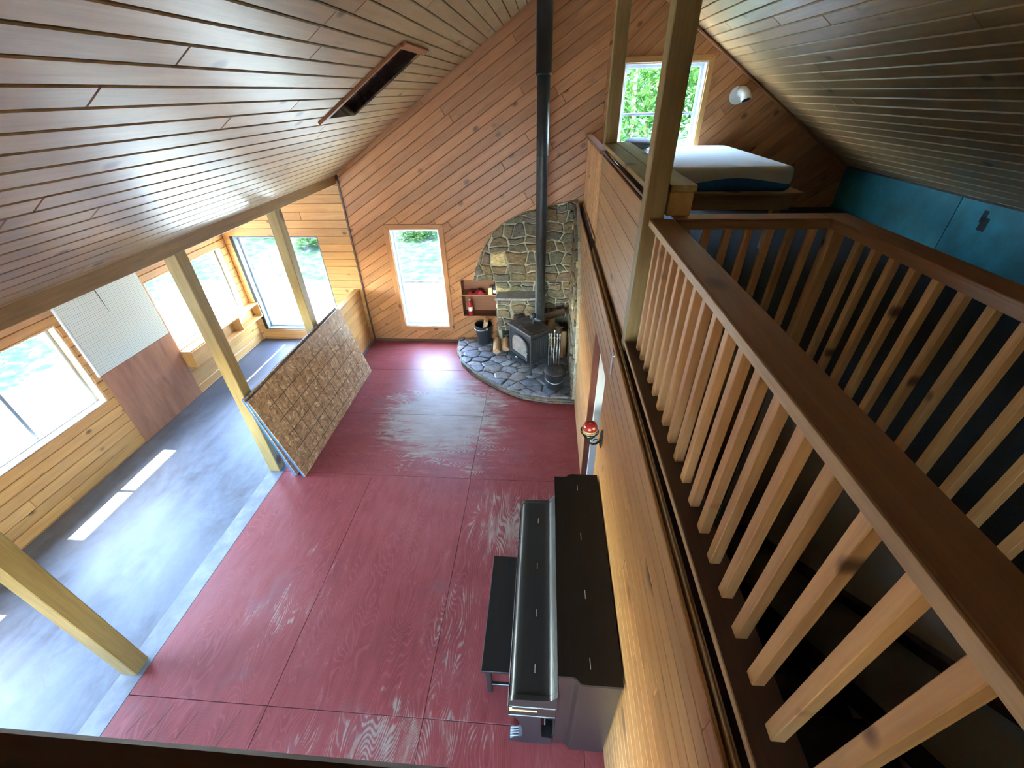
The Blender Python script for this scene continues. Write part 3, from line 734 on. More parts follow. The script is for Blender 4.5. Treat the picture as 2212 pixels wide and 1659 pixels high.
# ------------------------------------------------------------------ ceilings
nl = math.hypot(1, SLL); nr = math.hypot(1, SLR)
CL = Frame((RX, 0, RZ), (0, 1, 0), (-1 / nl, 0, -SLL / nl))        # v runs down the left slope; normal?
if CL.N.z > 0: CL = Frame((RX, 0, RZ), (0, -1, 0), (-1 / nl, 0, -SLL / nl))
CR = Frame((RX, 0, RZ), (0, 1, 0), (1 / nr, 0, -SLR / nr))
if CR.N.z > 0: CR = Frame((RX, 0, RZ), (0, -1, 0), (1 / nr, 0, -SLR / nr))
sgL = 1 if CL.U.y > 0 else -1; sgR = 1 if CR.U.y > 0 else -1
def vL(x): return (RX - x) * nl
def vR(x): return (x - RX) * nr
def uy(y0, y1, sg): return (min(sg * y0, sg * y1), max(sg * y0, sg * y1))
u0, u1 = uy(YB - .2, YF + .2, sgL)
s0, s1 = uy(4.20, 4.93, sgL)
SKY = (s0, vL(-1.20), s1, vL(-1.95))
vmaxL = vL(-3.36)
cl = slab('ceiling', None, rect(u0, 0, u1, vmaxL), [SKY], Frame(CL.O - CL.N * 0.016, CL.U, CL.V), 0.10, 'groove_dark'); st(cl, 'left slope of the varnished pine board ceiling', 'ceiling')
CLb = Frame(CL.O - CL.N * 0.016, CL.U, CL.V)
boards(cl, rect(u0, 0, u1, vmaxL), [SKY], CLb, 0.1215, 'pine_ceiling_sheen', 0.0, gap=0.008, cham=0.005, lens=(2.2, 4.4), start=vL(-1.514), rng=rg)
u0, u1 = uy(YB - .2, YF + .2, sgR)
CRb = Frame(CR.O - CR.N * 0.016, CR.U, CR.V)
cr = slab('ceiling', None, rect(u0, 0, u1, vR(XR + .25)), [], CRb, 0.10, 'groove_dark'); st(cr, 'right slope of the pine board ceiling over the loft', 'ceiling')
boards(cr, rect(u0, 0, u1, vR(XR)), [], CRb, 0.1275, 'pine_ceiling_loft', 0.0, gap=0.006, cham=0.007, lens=(2.6, 5.0), start=vR(2.356), rng=rg)
# sunroom roof with its eave
def slope_box(name, p0, p1, y0, y1, t, mat):
    bm = bmesh.new(); (xa, za), (xb, zb) = p0, p1
    extrude_profile(bm, [(xa, za), (xb, zb), (xb, zb + t), (xa, za + t)], y0, y1, 'y'); return mob(name, bm, mat)
sr = slope_box('ceiling', (-5.93, sz(-5.93)), (-3.445, sz(-3.445)), YB - .2, YF + .3, 0.10, 'pine_sunroom'); st(sr, 'low sloping sunroom ceiling behind the beam', 'ceiling')
rf = slope_box('roof', (XR - .1, zr(XR - .1) + .12), (XR + .7, zr(XR + .7) + .12), YB - .2, YF + .3, 0.06, 'roof_dark'); st(rf, 'dark roof edge over the loft side wall', 'roof')

rc = box('roof', None, (RX - .22, YB - .2, RZ + .06), (RX + .22, YF + .2, RZ + .25), 'roof_dark', 'y', 0); st(rc, 'unseen ridge block added above the ceiling to keep sun from leaking in', 'roof')  # added over the joint of the slopes to block leaking sunlight
# boarded-over skylight well
def skylight():
    o = empty('skylight_well', tuple(CLb.O + CLb.U * (s0 + s1) / 2 + CLb.V * (SKY[1] + SKY[3]) / 2)); tag(o, 'boarded-over skylight recess with water-stained lining in the left ceiling', 'skylight')
    t = 0.02; d0, d1 = -0.42, 0.016
    piece('lining', o, rect(s0 - t, SKY[1] - t, s0, SKY[3] + t), CLb, d1 - d0, 0, 'stained_lining', 0, d0)
    piece('lining', o, rect(s1, SKY[1] - t, s1 + t, SKY[3] + t), CLb, d1 - d0, 0, 'stained_lining', 0, d0)
    piece('lining', o, rect(s0, SKY[1] - t, s1, SKY[1]), CLb, d1 - d0, 0, 'stained_lining', 0, d0)
    piece('lining', o, rect(s0, SKY[3], s1, SKY[3] + t), CLb, d1 - d0, 0, 'stained_lining', 0, d0)
    piece('cover_board', o, rect(s0, SKY[1], s1, SKY[3]), CLb, 0.03, 0, 'stained_lining', 0, d0)
    un = sgL * 4.20; w = 0.05 * (-sgL)
    piece('trim_board', o, rect(min(un, un + w), SKY[1] - .03, max(un, un + w), SKY[3] + .05), CLb, 0.022, 0.003, 'pine_wall', R(90), 0.016)
    piece('trim_board', o, rect(s0 - .05, SKY[1] - .07, s1, SKY[1] - .005), CLb, 0.02, 0.003, 'pine_wall', 0, 0.016)
b = NB('stained_lining'); v, r_ = b.obj(); n_ = b.noise(b.vmath('MULTIPLY', v, (2, 5, 3)), 1.6, 6, 0.7, 1.5)
b.fin(b.ramp(n_, [(0.35, (0.05, 0.035, 0.025)), (0.5, (0.13, 0.10, 0.075)), (0.68, (0.30, 0.27, 0.22))]), 0.8)
skylight()

# ------------------------------------------------------------------ eave beam and posts
bo = box('eave_beam', None, (XB - .14, YB, 2.815), (XB, YF, 2.945), 'fir_beam', 'y', 0.006); tag(bo, 'long rough timber beam under the left ceiling edge, carried by posts', 'beam')
post_lab = ['square wooden post nearest the camera, standing at the concrete edge', 'middle square wooden post with the leaning panels against it', 'farthest square wooden post in front of the sunroom end window']
for k, y in enumerate((1.30, 3.60, 5.30)):
    x = -3.40
    o = box('support_post', None, (x - .068, y - .068, 0), (x + .068, y + .068, 2.815), 'fir_post', 'z', 0.006); tag(o, post_lab[k], 'post', 'posts under the eave beam')
# half wall at the far end
hw = empty('half_wall', (-3.33, 6.2, 0)); tag(hw, 'low board-clad half wall between the sunroom and the red floor', 'half wall')
box('core', hw, (-3.43, 5.38, 0), (-3.352, YF - .02, 1.05), 'groove_dark', 'y', 0)
HWF = Frame((-3.352, 0, 0), (0, 1, 0), (0, 0, 1))
boards(hw, rect(5.38, 0.0, YF - .02, 1.05), [], HWF, 0.131, 'pine_sunroom', 0.0, lens=(3, 4), start=0.0, rng=rg)
box('cap', hw, (-3.44, 5.38, 1.05), (-3.336, YF - .02, 1.07), 'pine_sunroom', 'y')

# ------------------------------------------------------------------ partition under the loft
DOOR = (-3.66, -0.01, -2.80, 2.06)
ZW = 2.45
wp = slab('wall_right', None, rect(-YF, 0, -YB, ZW - .05), [DOOR], PART, 0.085, 'groove_dark'); st(wp, 'partition wall of horizontal pine boards under the loft edge', 'wall')
boards(wp, rect(-YF, 0, 0.6, ZW), [DOOR], PART, 0.108, 'pine_partition', 0.0, lens=(2.4, 4.2), cham=0.004, gap=0.004, start=ZW, rng=rg)
dj = empty('door_1', (XP + .1, -(DOOR[0] + DOOR[2]) / 2, 0)); st(dj, 'white panel door standing open in the partition doorway', 'door')
box('jamb', dj, (XP + .002, 3.635, 0), (XP + .064, 3.66, 2.06), 'red_jamb', 'z'); box('jamb', dj, (XP + .002, 2.80, 0), (XP + .10, 2.82, 2.06), 'red_jamb', 'z')
box('jamb', dj, (XP + .002, 2.82, 2.04), (XP + .10, 3.634, 2.06), 'red_jamb', 'y')
dl = box('door_leaf', dj, (XP + .068, 3.60, 0.012), (XP + .86, 3.64, 2.035), 'white_paint', 'z')
for z0, z1 in ((0.2, 0.85), (1.0, 1.9)): 
    for x0, x1 in ((.15, .43), (.51, .78)): box('raised_panel', dl, (XP + x0, 3.592, z0), (XP + x1, 3.601, z1), 'white_paint', 'z', 0.006)
# cap strips and ledge along the top of the partition
for k, (x0, x1, z1, mt, lab) in enumerate(((0.540, 0.546, 2.462, 'pine_rail_edge', 'first pale plywood edge along the top of the partition'), (0.549, 0.555, 2.462, 'pine_rail_edge', 'second pale plywood edge along the top of the partition'))):
    st(box('trim_%d' % (5 + k), None, (x0, YB, 2.40), (x1, 4.86, z1), mt, 'y', 0.001), lab, 'trim')
lg = box('trim_7', None, (0.557, 0.0, 2.40), (0.66, YF, ZW - .005), 'dark_ledge', 'y', 0.003); st(lg, 'dark brown ledge along the loft edge under the railing', 'trim')
# loft floors
lf = box('floor', None, (0.66, 2.70, 2.20), (XR + .2, YF, ZLF), 'carpet_dark', 'y', 0); st(lf, 'dark carpeted loft floor beyond the stair opening', 'floor')
lf2 = box('floor', None, (1.78, YB, 2.20), (XR + .2, 2.70, ZLF), 'carpet_dark', 'y', 0); st(lf2, 'dark carpeted loft floor beside the stair opening', 'floor')
lf3 = box('floor', None, (-3.2, YB, 2.20), (0.50, -0.02, ZLF), 'carpet_dark', 'y', 0); st(lf3, 'loft landing under the camera', 'floor')
lf4 = box('floor', None, (0.66, YB, 2.20), (1.78, -0.63, ZLF), 'carpet_dark', 'y', 0); st(lf4, 'loft landing at the head of the stairs', 'floor')
# teal side wall of the loft
tw = box('wall_right', None, (XR, YB, 0), (XR + .10, YF, 2.41), 'siding', 'y', 0); st(tw, 'outer side wall of the rooms below the loft', 'wall')
tk = box('wall_right', None, (XR + .014, YB, 2.41), (XR + .10, YF + .1, zr(XR) + .05), 'groove_dark', 'y', 0); st(tk, 'low teal painted knee wall at the loft eaves', 'wall')
for y0, y1 in ((YB, -1.0), (-1.0, 1.4), (1.4, 3.3), (3.3, 4.93), (4.93, YF)):
    box('panel', tk, (XR, y0 + .004, 2.425), (XR + .013, y1 - .004, zr(XR) - .02), 'teal_board', 'y', 0.002)
box('torn_patch', tk, (XR - .003, 4.52, 2.72), (XR + .002, 4.60, 2.84), 'vent_black', 'z', 0)
box('torn_patch', tk, (XR - .003, 4.57, 2.79), (XR + .002, 4.62, 2.90), 'vent_black', 'z', 0)

# ------------------------------------------------------------------ stairwell
se = box('wall_stair', None, (0.64, 2.66, 0), (1.72, 2.70, 2.41), 'groove_dark', 'x', 0); st(se, 'brown plank wall at the foot of the stairs', 'wall')
SEF = Frame((0, 2.66, 0), (1, 0, 0), (0, 0, 1))
boards(se, rect(0.62, 0, 1.66, 2.41), [], SEF, 0.185, 'brown_plank', 0.0, lens=(3, 4), start=0.0, rng=rg)
box('corner_board', se, (1.46, 2.625, 0.0), (1.51, 2.643, 2.40), 'pine_partition', 'z'); box('corner_post', se, (1.665, 2.60, 0.0), (1.715, 2.66, 2.40), 'white_paint', 'z')
sw = box('wall_stair', None, (1.72, YB, 0), (1.78, 2.66, 2.405), 'drywall', 'y', 0); st(sw, 'scuffed pale drywall beside the stairs', 'wall')
sc = empty('staircase', (1.18, 2.42, 0)); tag(sc, 'dark carpeted stairs climbing towards the camera behind the balusters', 'stairs')
for k in range(1, 12):
    yn = 1.376 + (5 - k) * .2585
    bm = bmesh.new(); z1 = .19 * k
    extrude_profile(bm, [(yn - .2885, z1 - .19), (yn - .02, z1 - .19), (yn - .02, z1 - .045), (yn + .008, z1 - .04), (yn + .014, z1 - .015), (yn + .004, z1), (yn - .2885, z1)], 0.625, 1.718, 'x')
    mob('step', bm, 'stair_carpet', sc)
ss = beam('stringer', sc, (1.709, 2.62, 0.12), (1.709, -0.2, 2.20), 0.018, 0.24, 'stair_carpet', (1, 0, 0), 0.002)
hr = empty('stair_handrail', (1.66, 1.5, 1.5)); tag(hr, 'dark brown wooden handrail sloping along the stairwell drywall', 'handrail')
beam('rail', hr, (1.665, 2.40, 0.86), (1.665, 0.5, 2.258), 0.045, 0.06, 'dark_ledge')
for t in (0.12, 0.5, 0.88):
    p = Vector((1.69, 2.40 - 1.9 * t, 0.86 + 1.398 * t - .05)); box('bracket', hr, p - Vector((.012, .015, .025)), p + Vector((.031, .015, .025)), 'dark_ledge', 'x', 0.002)

# ------------------------------------------------------------------ railings
ZC = 3.33; ZR_ = 2.53
bal_bm = {}
def baluster(parent, x, y, z0, z1, s=0.038, mat='pine_baluster'):
    key = (round(z1 - z0, 3), s, mat)
    M = Matrix.Translation((x, y, (z0 + z1) / 2)) @ ROTS['z']
    if key in bal_bm:
        o = bpy.data.objects.new('baluster', bal_bm[key]); return link(o, parent, M)
    bm = bmesh.new(); bx(bm, (0, 0, 0), (z1 - z0, s, s), 0.0025); o = mob('baluster', bm, mat, parent, M); bal_bm[key] = o.data; return o
nr_ = empty('loft_railing', (0.65, 1.3, ZW)); tag(nr_, 'long pine railing on the near side of the stair opening with wide brown cap', 'railing')
box('top_rail', nr_, (0.606, -1.2, ZC - .038), (0.742, 2.56, ZC), 'pine_rail', 'y', 0.004)
box('rail_edge', nr_, (0.598, -1.2, ZC - .037), (0.6055, 2.56, ZC - .002), 'pine_rail_edge', 'y', 0.001)
box('bottom_rail', nr_, (0.568, -1.2, ZR_ - .03), (0.70, 2.56, ZR_), 'dark_ledge', 'y', 0.003)
box('rail_edge', nr_, (0.562, -1.2, ZR_ - .029), (0.5675, 2.56, ZR_ - .001), 'pine_rail_edge', 'y', 0.001)
for i in range(-4, 17): baluster(nr_, 0.642, 0.424 + .1267 * i, ZR_, ZC - .038)
for y in (1.02, 2.2, -0.3): box('support_block', nr_, (0.60, y - .02, ZW - .005), (0.64, y + .02, ZR_ - .03), 'pine_baluster', 'z', 0.002)
xr_ = empty('loft_railing', (1.2, 2.6, ZLF)); tag(xr_, 'short pine railing across the far end of the stair opening', 'railing')
box('top_rail', xr_, (0.745, 2.555, ZC - .012), (1.60, 2.68, ZC), 'pine_rail', 'x', 0.003)
box('rail_face', xr_, (0.685, 2.563, ZC - .062), (1.60, 2.60, ZC - .013), 'fir_beam', 'x', 0.003)
box('bottom_rail', xr_, (0.70, 2.55, ZR_ - .07), (1.60, 2.64, ZR_ - .0), 'pine_rail', 'x', 0.003)
for i in range(8): baluster(xr_, 0.825 + .1178 * i, 2.585, ZR_, ZC - .062)
frl = empty('loft_railing', (1.67, 1.2, ZLF)); tag(frl, 'long pine railing on the far side of the stair opening before the teal wall', 'railing')
box('top_rail', frl, (1.602, -0.6, ZC - .014), (1.742, 2.68, ZC), 'pine_rail', 'y', 0.003)
box('rail_face', frl, (1.615, -0.6, ZC - .06), (1.65, 2.60, ZC - .0145), 'pine_rail', 'y', 0.003)
box('bottom_rail', frl, (1.61, -0.6, ZR_ - .075), (1.70, 2.64, ZR_ - .035), 'pine_rail', 'y', 0.003)
box('corner_post', frl, (1.618, 2.53, ZLF), (1.69, 2.60, ZC - .0605), 'pine_baluster', 'z', 0.003)
for i in range(22): baluster(frl, 1.672, 2.37 - .137 * i, ZR_ - .035, ZC - .0145)
# front rail at the camera
fr_ = empty('loft_railing', (-1.3, 0.05, ZLF)); tag(fr_, 'dark brown guard rail at the very bottom of the photograph', 'railing')
box('top_rail', fr_, (-3.2, 0.0, 3.46), (0.45, 0.095, 3.50), 'dark_ledge', 'x', 0.004)
box('bottom_rail', fr_, (-3.2, 0.0, 2.44), (0.45, 0.09, 2.52), 'dark_ledge', 'x', 0.004)
for i in range(24): baluster(fr_, -3.1 + .15 * i, 0.045, 2.52, 3.46)
# far spindle railing
sp_ = empty('loft_railing', (0.6, 6.0, ZW)); tag(sp_, 'spindle railing at the loft edge against the far wall', 'railing')
box('top_rail', sp_, (0.555, 5.00, 3.39), (0.645, YF - .003, 3.425), 'pine_rail', 'y', 0.003); box('bottom_rail', sp_, (0.57, 5.00, ZR_ - .03), (0.64, YF - .003, ZR_), 'pine_partition', 'y', 0.003)
for i in range(17): baluster(sp_, 0.605, 5.06 + .118 * i, ZR_, 3.39)
for y in (5.3, 6.2): box('support_block', sp_, (0.585, y - .02, ZW - .005), (0.62, y + .02, ZR_ - .03), 'pine_baluster', 'z', 0.002)
# posts and knee wall
for (x0, x1, y0, y1, z0, lab) in ((0.563, 0.68, 2.562, 2.678, ZW - .005, 'tall square wooden post at the corner of the loft railing'), (0.58, 0.70, 4.88, 4.99, 3.50, 'square wooden post standing on the knee wall ledge left of the loft window')):
    o = box('support_post', None, (x0, y0, z0), (x1, y1, min(zl(x0), zr(x1)) - .02), 'fir_post', 'z', 0.005); tag(o, lab, 'post', 'posts on the loft edge')
kw = empty('knee_wall', (0.62, 3.8, ZW)); tag(kw, 'board-clad knee wall at the loft edge between the two posts', 'knee wall')
box('core', kw, (0.602, 2.682, ZW - .004), (0.645, 4.98, 3.36), 'groove_dark', 'y', 0)
KF = Frame((0.602, 0, 0), (0, -1, 0), (0, 0, 1))
boards(kw, rect(-4.98, ZW - .004, -2.682, 3.38), [], KF, 0.150, 'pine_partition', 0.0, lens=(3, 4), cham=0.002, gap=0.002, start=3.38, rng=rg)
box('top_strip', kw, (0.582, 2.682, 3.405), (0.60, 4.98, 3.425), 'dark_ledge', 'y', 0.002)
lb = empty('ledge_shelf', (0.7, 3.8, 3.45)); tag(lb, 'thick boxed wooden ledge on top of the knee wall beside the bed', 'ledge')
box('top_board', lb, (0.575, 2.682, 3.465), (0.70, 5.0, 3.50), 'fir_post', 'y', 0.003); box('top_board', lb, (0.702, 2.60, 3.465), (0.845, 5.0, 3.50), 'fir_post', 'y', 0.003)
box('box_body', lb, (0.70, 2.605, 3.335), (0.835, 5.0, 3.464), 'pine_sunroom', 'y', 0.004)
# bed
pf = empty('bed_platform', (1.8, 5.9, ZLF)); tag(pf, 'low plywood bed platform under the mattress in the loft', 'bed platform')
box('deck', pf, (0.98, 4.80, 3.020), (2.63, YF - .02, 3.040), 'bed_ply', 'x', 0.002); box('front_apron', pf, (1.0, 4.86, 2.86), (2.56, 4.90, 3.020), 'bed_ply', 'x', 0.003)
box('side_apron', pf, (2.52, 4.90, 2.86), (2.56, YF - .03, 3.020), 'bed_ply', 'y', 0.003); box('side_apron', pf, (1.0, 4.90, 2.86), (1.04, YF - .03, 3.020), 'bed_ply', 'y', 0.003)
for x in (1.05, 2.43):
    for y in (4.92, 6.85): box('leg', pf, (x, y, ZLF), (x + .085, y + .085, 3.02), 'bed_ply', 'z', 0.003)
def mattress():
    t = empty('mattress', (1.79, 5.92, 3.04)); tag(t, 'white and blue foam mattress lying on the bed platform', 'mattress')
    x0, x1, y0, y1, z0, z1 = 1.05, 2.53, 4.87, 6.95, 3.041, 3.265
    bm = bmesh.new(); nx, ny = 20, 24; r = 0.045
    ring = []
    def rr(d, zz):
        pts = []; rad = 0.09 - d; n = 6
        for cx, cy, a0 in ((x1 - d - rad, y1 - d - rad, 0), (x0 + d + rad, y1 - d - rad, 90), (x0 + d + rad, y0 + d + rad, 180), (x1 - d - rad, y0 + d + rad, 270)):
            for k in range(n + 1): a = R(a0 + 90 * k / n); pts.append((cx + rad * math.cos(a), cy + rad * math.sin(a), zz))
        return pts
    prof = [(0.03, z0), (0.006, z0 + .02), (0.0, z0 + .06), (-0.004, z0 + .11), (0.0, z1 - .05), (0.008, z1 - .022), (0.026, z1 - .004), (0.05, z1 + .004), (0.085, z1 + .008)]
    rings = [[bm.verts.new(p) for p in rr(min(d, .085), z)] for d, z in prof]
    n = len(rings[0])
    for a, b_ in zip(rings, rings[1:]):
        for i in range(n): bm.faces.new((a[i], a[(i + 1) % n], b_[(i + 1) % n], b_[i]))
    ce = bm.verts.new(((x0 + x1) / 2, (y0 + y1) / 2, z1 + .03)); 
    for i in range(n): bm.faces.new((rings[-1][i], rings[-1][(i + 1) % n], ce))
    bm.faces.new(rings[0][::-1])
    mob('cover', bm, 'mattress_white', t, None, True)
    # blue side band with its wavy upper edge
    bm = bmesh.new(); lo = rr(0.026, z0 + .001); mid = rr(0.002, z0 + .02); md2 = rr(-0.006, z0 + .06); P = []
    top = []; per = 0.0; pts = rr(-0.008, 0)
    dens = []
    for i in range(n):
        a = Vector(pts[i]); b_ = Vector(pts[(i + 1) % n]); k = max(1, int((b_ - a).length / .05))
        for j in range(k): dens.append((i, j / k))
    def lerp(L, i, t): return Vector(L[i]).lerp(Vector(L[(i + 1) % n]), t)
    R0, R1, R2, R3 = [], [], [], []
    for i, t_ in dens:
        p = lerp(pts, i, t_); s = p.x if abs(p.y - y0) < .1 or abs(p.y - y1) < .1 else p.y
        h = 0.095 + 0.035 * math.cos((s - 1.95) * 2 * math.pi / 1.35)
        R0.append(bm.verts.new(lerp(lo, i, t_))); R1.append(bm.verts.new(lerp(mid, i, t_))); R2.append(bm.verts.new(lerp(md2, i, t_))); R3.append(bm.verts.new((p.x, p.y, z0 + h)))
    m_ = len(dens)
    for A_, B_ in ((R0, R1), (R1, R2), (R2, R3)):
        for i in range(m_): bm.faces.new((A_[i], A_[(i + 1) % m_], B_[(i + 1) % m_], B_[i]))
    o = mob('blue_band', bm, 'mattress_blue', t, None, True); o['label'] = 'deep blue lower side band with wavy edge'
mattress()
def pillow():
    bm = bmesh.new(); bmesh.ops.create_uvsphere(bm, u_segments=20, v_segments=12, radius=1.0)
    for v in bm.verts:
        for a in (0, 1): v.co[a] = math.copysign(abs(v.co[a]) ** .6, v.co[a])
    o = mob('pillow', bm, 'pillow_grey', None, Matrix.Translation((1.22, 6.55, 3.345)) @ Matrix.Diagonal((.16, .28, .06, 1)), True); tag(o, 'dark grey fleecy pillow on the mattress by the loft window', 'pillow')
pillow()
# vent elbow
def vent():
    t = empty('vent_elbow', (2.53, YF, 3.84)); tag(t, 'white plastic pipe elbow on a round flange high on the far wall', 'vent pipe')
    bm = bmesh.new(); lathe(bm, [(0, 0), (.10, 0), (.105, .006), (.10, .014), (0, .014)], 28)
    mob('flange', bm, 'pvc', t, Matrix.Translation((2.53, YF - .001, 3.84)) @ Matrix.Rotation(R(90), 4, 'X'), False)
    bm = bmesh.new(); tube(bm, [(2.56, YF - .01, 3.88), (2.57, YF - .07, 3.88), (2.585, YF - .13, 3.85), (2.60, YF - .16, 3.79)], [.062, .062, .064, .066], 18)
    mob('elbow', bm, 'pvc', t, None, True)
    bm = bmesh.new(); d = (Vector((2.60, YF - .16, 3.79)) - Vector((2.585, YF - .13, 3.85))).normalized(); c = Vector((2.60, YF - .16, 3.79))
    tube(bm, [c - d * .01, c + d * .002], .052, 18); mob('bore', bm, 'vent_black', t)
vent()

# ------------------------------------------------------------------ sunroom fittings
pb = empty('pegboard', (XL + .01, 4.56, 1.63)); tag(pb, 'pale green pegboard sheet fixed between the two sunroom windows', 'pegboard')
PBF = Frame((XL + .002, 4.565, 1.63), (0, 1, 0), (0, 0, 1))
piece('board', pb, rect(-.585, -.515, .585, .515), PBF, 0.008, 0.001, 'pegboard')
piece('split', pb, [(-.055, .515), (-.03, .12), (-.027, .12), (-.042, .515)], Frame((XL + .0105, 4.565, 1.63), (0, 1, 0), (0, 0, 1)), 0.001, 0, 'vent_black')
piece('edge_batten', pb, rect(-.605, -.515, -.588, .49), PBF, 0.022, 0.002, 'white_paint', R(90))
pp = box('plywood_panel', None, (XL + .001, 3.985, 0.004), (XL + .014, 5.15, 1.112), 'plywood_dark', 'z', 0.002); tag(pp, 'dark brown plywood sheet on the wall below the pegboard', 'plywood')
sh = empty('wall_shelf', (-5.47, 6.0, 0.5)); tag(sh, 'long built-in pine cubby shelf under the sunroom side window', 'shelf')
sx0, sx1 = XL + .003, -5.39
box('top', sh, (sx0, 5.155, 0.765), (sx1, YF - .005, 0.783), 'pine_sunroom', 'y', 0.002); box('bottom', sh, (sx0, 5.155, 0.505), (sx1, YF - .005, 0.523), 'pine_sunroom', 'y', 0.002)
box('back', sh, (sx0, 5.155, 0.523), (sx0 + .008, YF - .005, 0.765), 'pine_sunroom', 'y', 0.001)
for y in (5.155, 5.80, 6.38, YF - .025): box('divider', sh, (sx0 + .008, y, 0.523), (sx1, y + .018, 0.765), 'pine_sunroom', 'z', 0.002)
box('front_board', sh, (sx1 + .001, 5.155, 0.523), (sx1 + .012, 5.82, 0.765), 'pine_sunroom', 'y', 0.002)
# leaning insulated panels
def panel(xb, xt, zt, y0, y1, label):
    a = Vector((xb, 0, 0.004)); tdir = Vector((xt - xb, 0, zt)).normalized(); n = Vector((0, 1, 0)).cross(tdir)
    M = Matrix((Vector((0, 1, 0)), tdir, n)).transposed().to_4x4(); L = 1.22
    c = a + tdir * L / 2 + Vector((0, (y0 + y1) / 2, 0))
    t = empty('insulated_panel', (xb, (y0 + y1) / 2, 0)); tag(t, label, 'panel', 'insulated panels leaning on the middle post')
    bm = bmesh.new(); bx(bm, (0, 0, 0), (y1 - y0, L, .020), .001)
    M1 = M.copy(); M1.translation = c + n * .010; o = mob('foam_backing', bm, 'foam_blue', t, M1); o['label'] = 'blue foam backing'
    bm = bmesh.new(); bx(bm, (0, 0, 0), (y1 - y0, L, .013), .001)
    M2 = M.copy(); M2.translation = c + n * .0268; mob('strand_board', bm, 'osb', t, M2)
panel(-3.105, -3.322, 1.20, 3.47, 5.90, 'rear of the two blue-backed strand board panels, mostly hidden')
panel(-2.985, -3.270, 1.186, 3.455, 5.895, 'front blue-backed strand board panel leaning on the middle post')

# ------------------------------------------------------------------ niche with its things
ni = empty('wall_niche', (-1.16, YF + .13, .55)); tag(ni, 'recessed plywood cubby with one shelf beside the stonework', 'niche')
x0, z0, x1, z1 = NI; d = YF + .26
box('back', ni, (x0, d, z0), (x1, d + .01, z1), 'niche_ply', 'x', 0); box('side', ni, (x0 - .01, YF + .002, z0), (x0, d, z1), 'niche_ply', 'z', 0); box('side', ni, (x1, YF + .002, z0), (x1 + .01, d, z1), 'niche_ply', 'z', 0)
box('base', ni, (x0 - .01, YF + .002, z0 - .012), (x1 + .01, d, z0), 'niche_ply', 'x', 0); box('lid', ni, (x0 - .01, YF + .002, z1), (x1 + .01, d, z1 + .012), 'niche_ply', 'x', 0)
box('shelf', ni, (x0, YF + .004, 0.945), (x1, d, 0.963), 'pine_partition', 'x', 0.001)
def cloth():
    bm = bmesh.new(); rgc = random.Random(5); nx, ny = 18, 8; vs = {}
    for i in range(nx + 1):
        for j in range(ny + 1):
            u, w = i / nx, j / ny; e = min(u, 1 - u) * 6; e = min(1, e) * min(1, min(w, 1 - w) * 5)
            vs[i, j] = bm.verts.new((-1.37 + .32 * u, YF + .02 + .16 * w, 0.964 + e * (.03 + .022 * math.sin(9 * u + 3 * w) + .012 * math.sin(23 * u - 7 * w))))
    for i in range(nx):
        for j in range(ny): bm.faces.new((vs[i, j], vs[i + 1, j], vs[i + 1, j + 1], vs[i, j + 1]))
    o = mob('folded_cloth', bm, 'red_cloth', None, None, True); tag(o, 'crumpled red cloth lying on the niche shelf', 'cloth')
cloth()
wb = empty('small_carton', (-0.945, YF + .06, 0.963)); tag(wb, 'small pale carton on the niche shelf beside the dark bottle', 'box')
box('carton', wb, (-0.985, YF + .02, 0.9635), (-0.915, YF + .10, 1.085), 'cream', 'z', 0.002); box('flap', wb, (-0.983, YF + .022, 1.0855), (-0.917, YF + .098, 1.089), 'label_white', 'x', 0.001)
bt = empty('dark_bottle', (-0.875, YF + .05, 0.963)); tag(bt, 'dark squirt bottle with white label on the niche shelf', 'bottle')
bm = bmesh.new(); lathe(bm, [(0, 0), (.032, 0), (.034, .01), (.034, .12), (.026, .15), (.012, .165), (.012, .175), (0, .175)], 20, (-0.868, YF + .045, 0.9635)); mob('body', bm, 'bottle_dark', bt, None, True)
bm = bmesh.new(); lathe(bm, [(0.0345, .03), (.0355, .031), (.0355, .09), (.0345, .091)], 20, (-0.868, YF + .045, 0.9635)); mob('label', bm, 'label_white', bt, None, True)
bm = bmesh.new(); lathe(bm, [(0, .175), (.014, .175), (.012, .195), (.004, .21), (.003, .235), (0, .235)], 14, (-0.868, YF + .045, 0.9635)); mob('nozzle', bm, 'bottle_dark', bt, None, True)
fe = empty('fire_extinguisher', (-1.345, YF + .07, 0.55)); tag(fe, 'small red fire extinguisher standing in the lower niche', 'fire extinguisher')
c = (-1.345, YF + .07, 0.5505)
bm = bmesh.new(); lathe(bm, [(0, 0), (.038, 0), (.041, .01), (.041, .21), (.034, .245), (.016, .265), (.016, .275), (0, .275)], 20, c); mob('cylinder', bm, 'red_paint', fe, None, True)
bm = bmesh.new(); lathe(bm, [(.0415, .08), (.0422, .081), (.0422, .16), (.0415, .161)], 20, c); mob('label', bm, 'label_white', fe, None, True)
bm = bmesh.new(); lathe(bm, [(0, .275), (.02, .275), (.02, .30), (.012, .315), (0, .317)], 14, c); mob('valve', bm, 'label_white', fe, None, True)
bm = bmesh.new(); tube(bm, [(c[0], c[1] - .015, c[2] + .30), (c[0] + .01, c[1] - .045, c[2] + .28), (c[0] + .015, c[1] - .05, c[2] + .25)], .006, 8); mob('nozzle', bm, 'vent_black', fe)

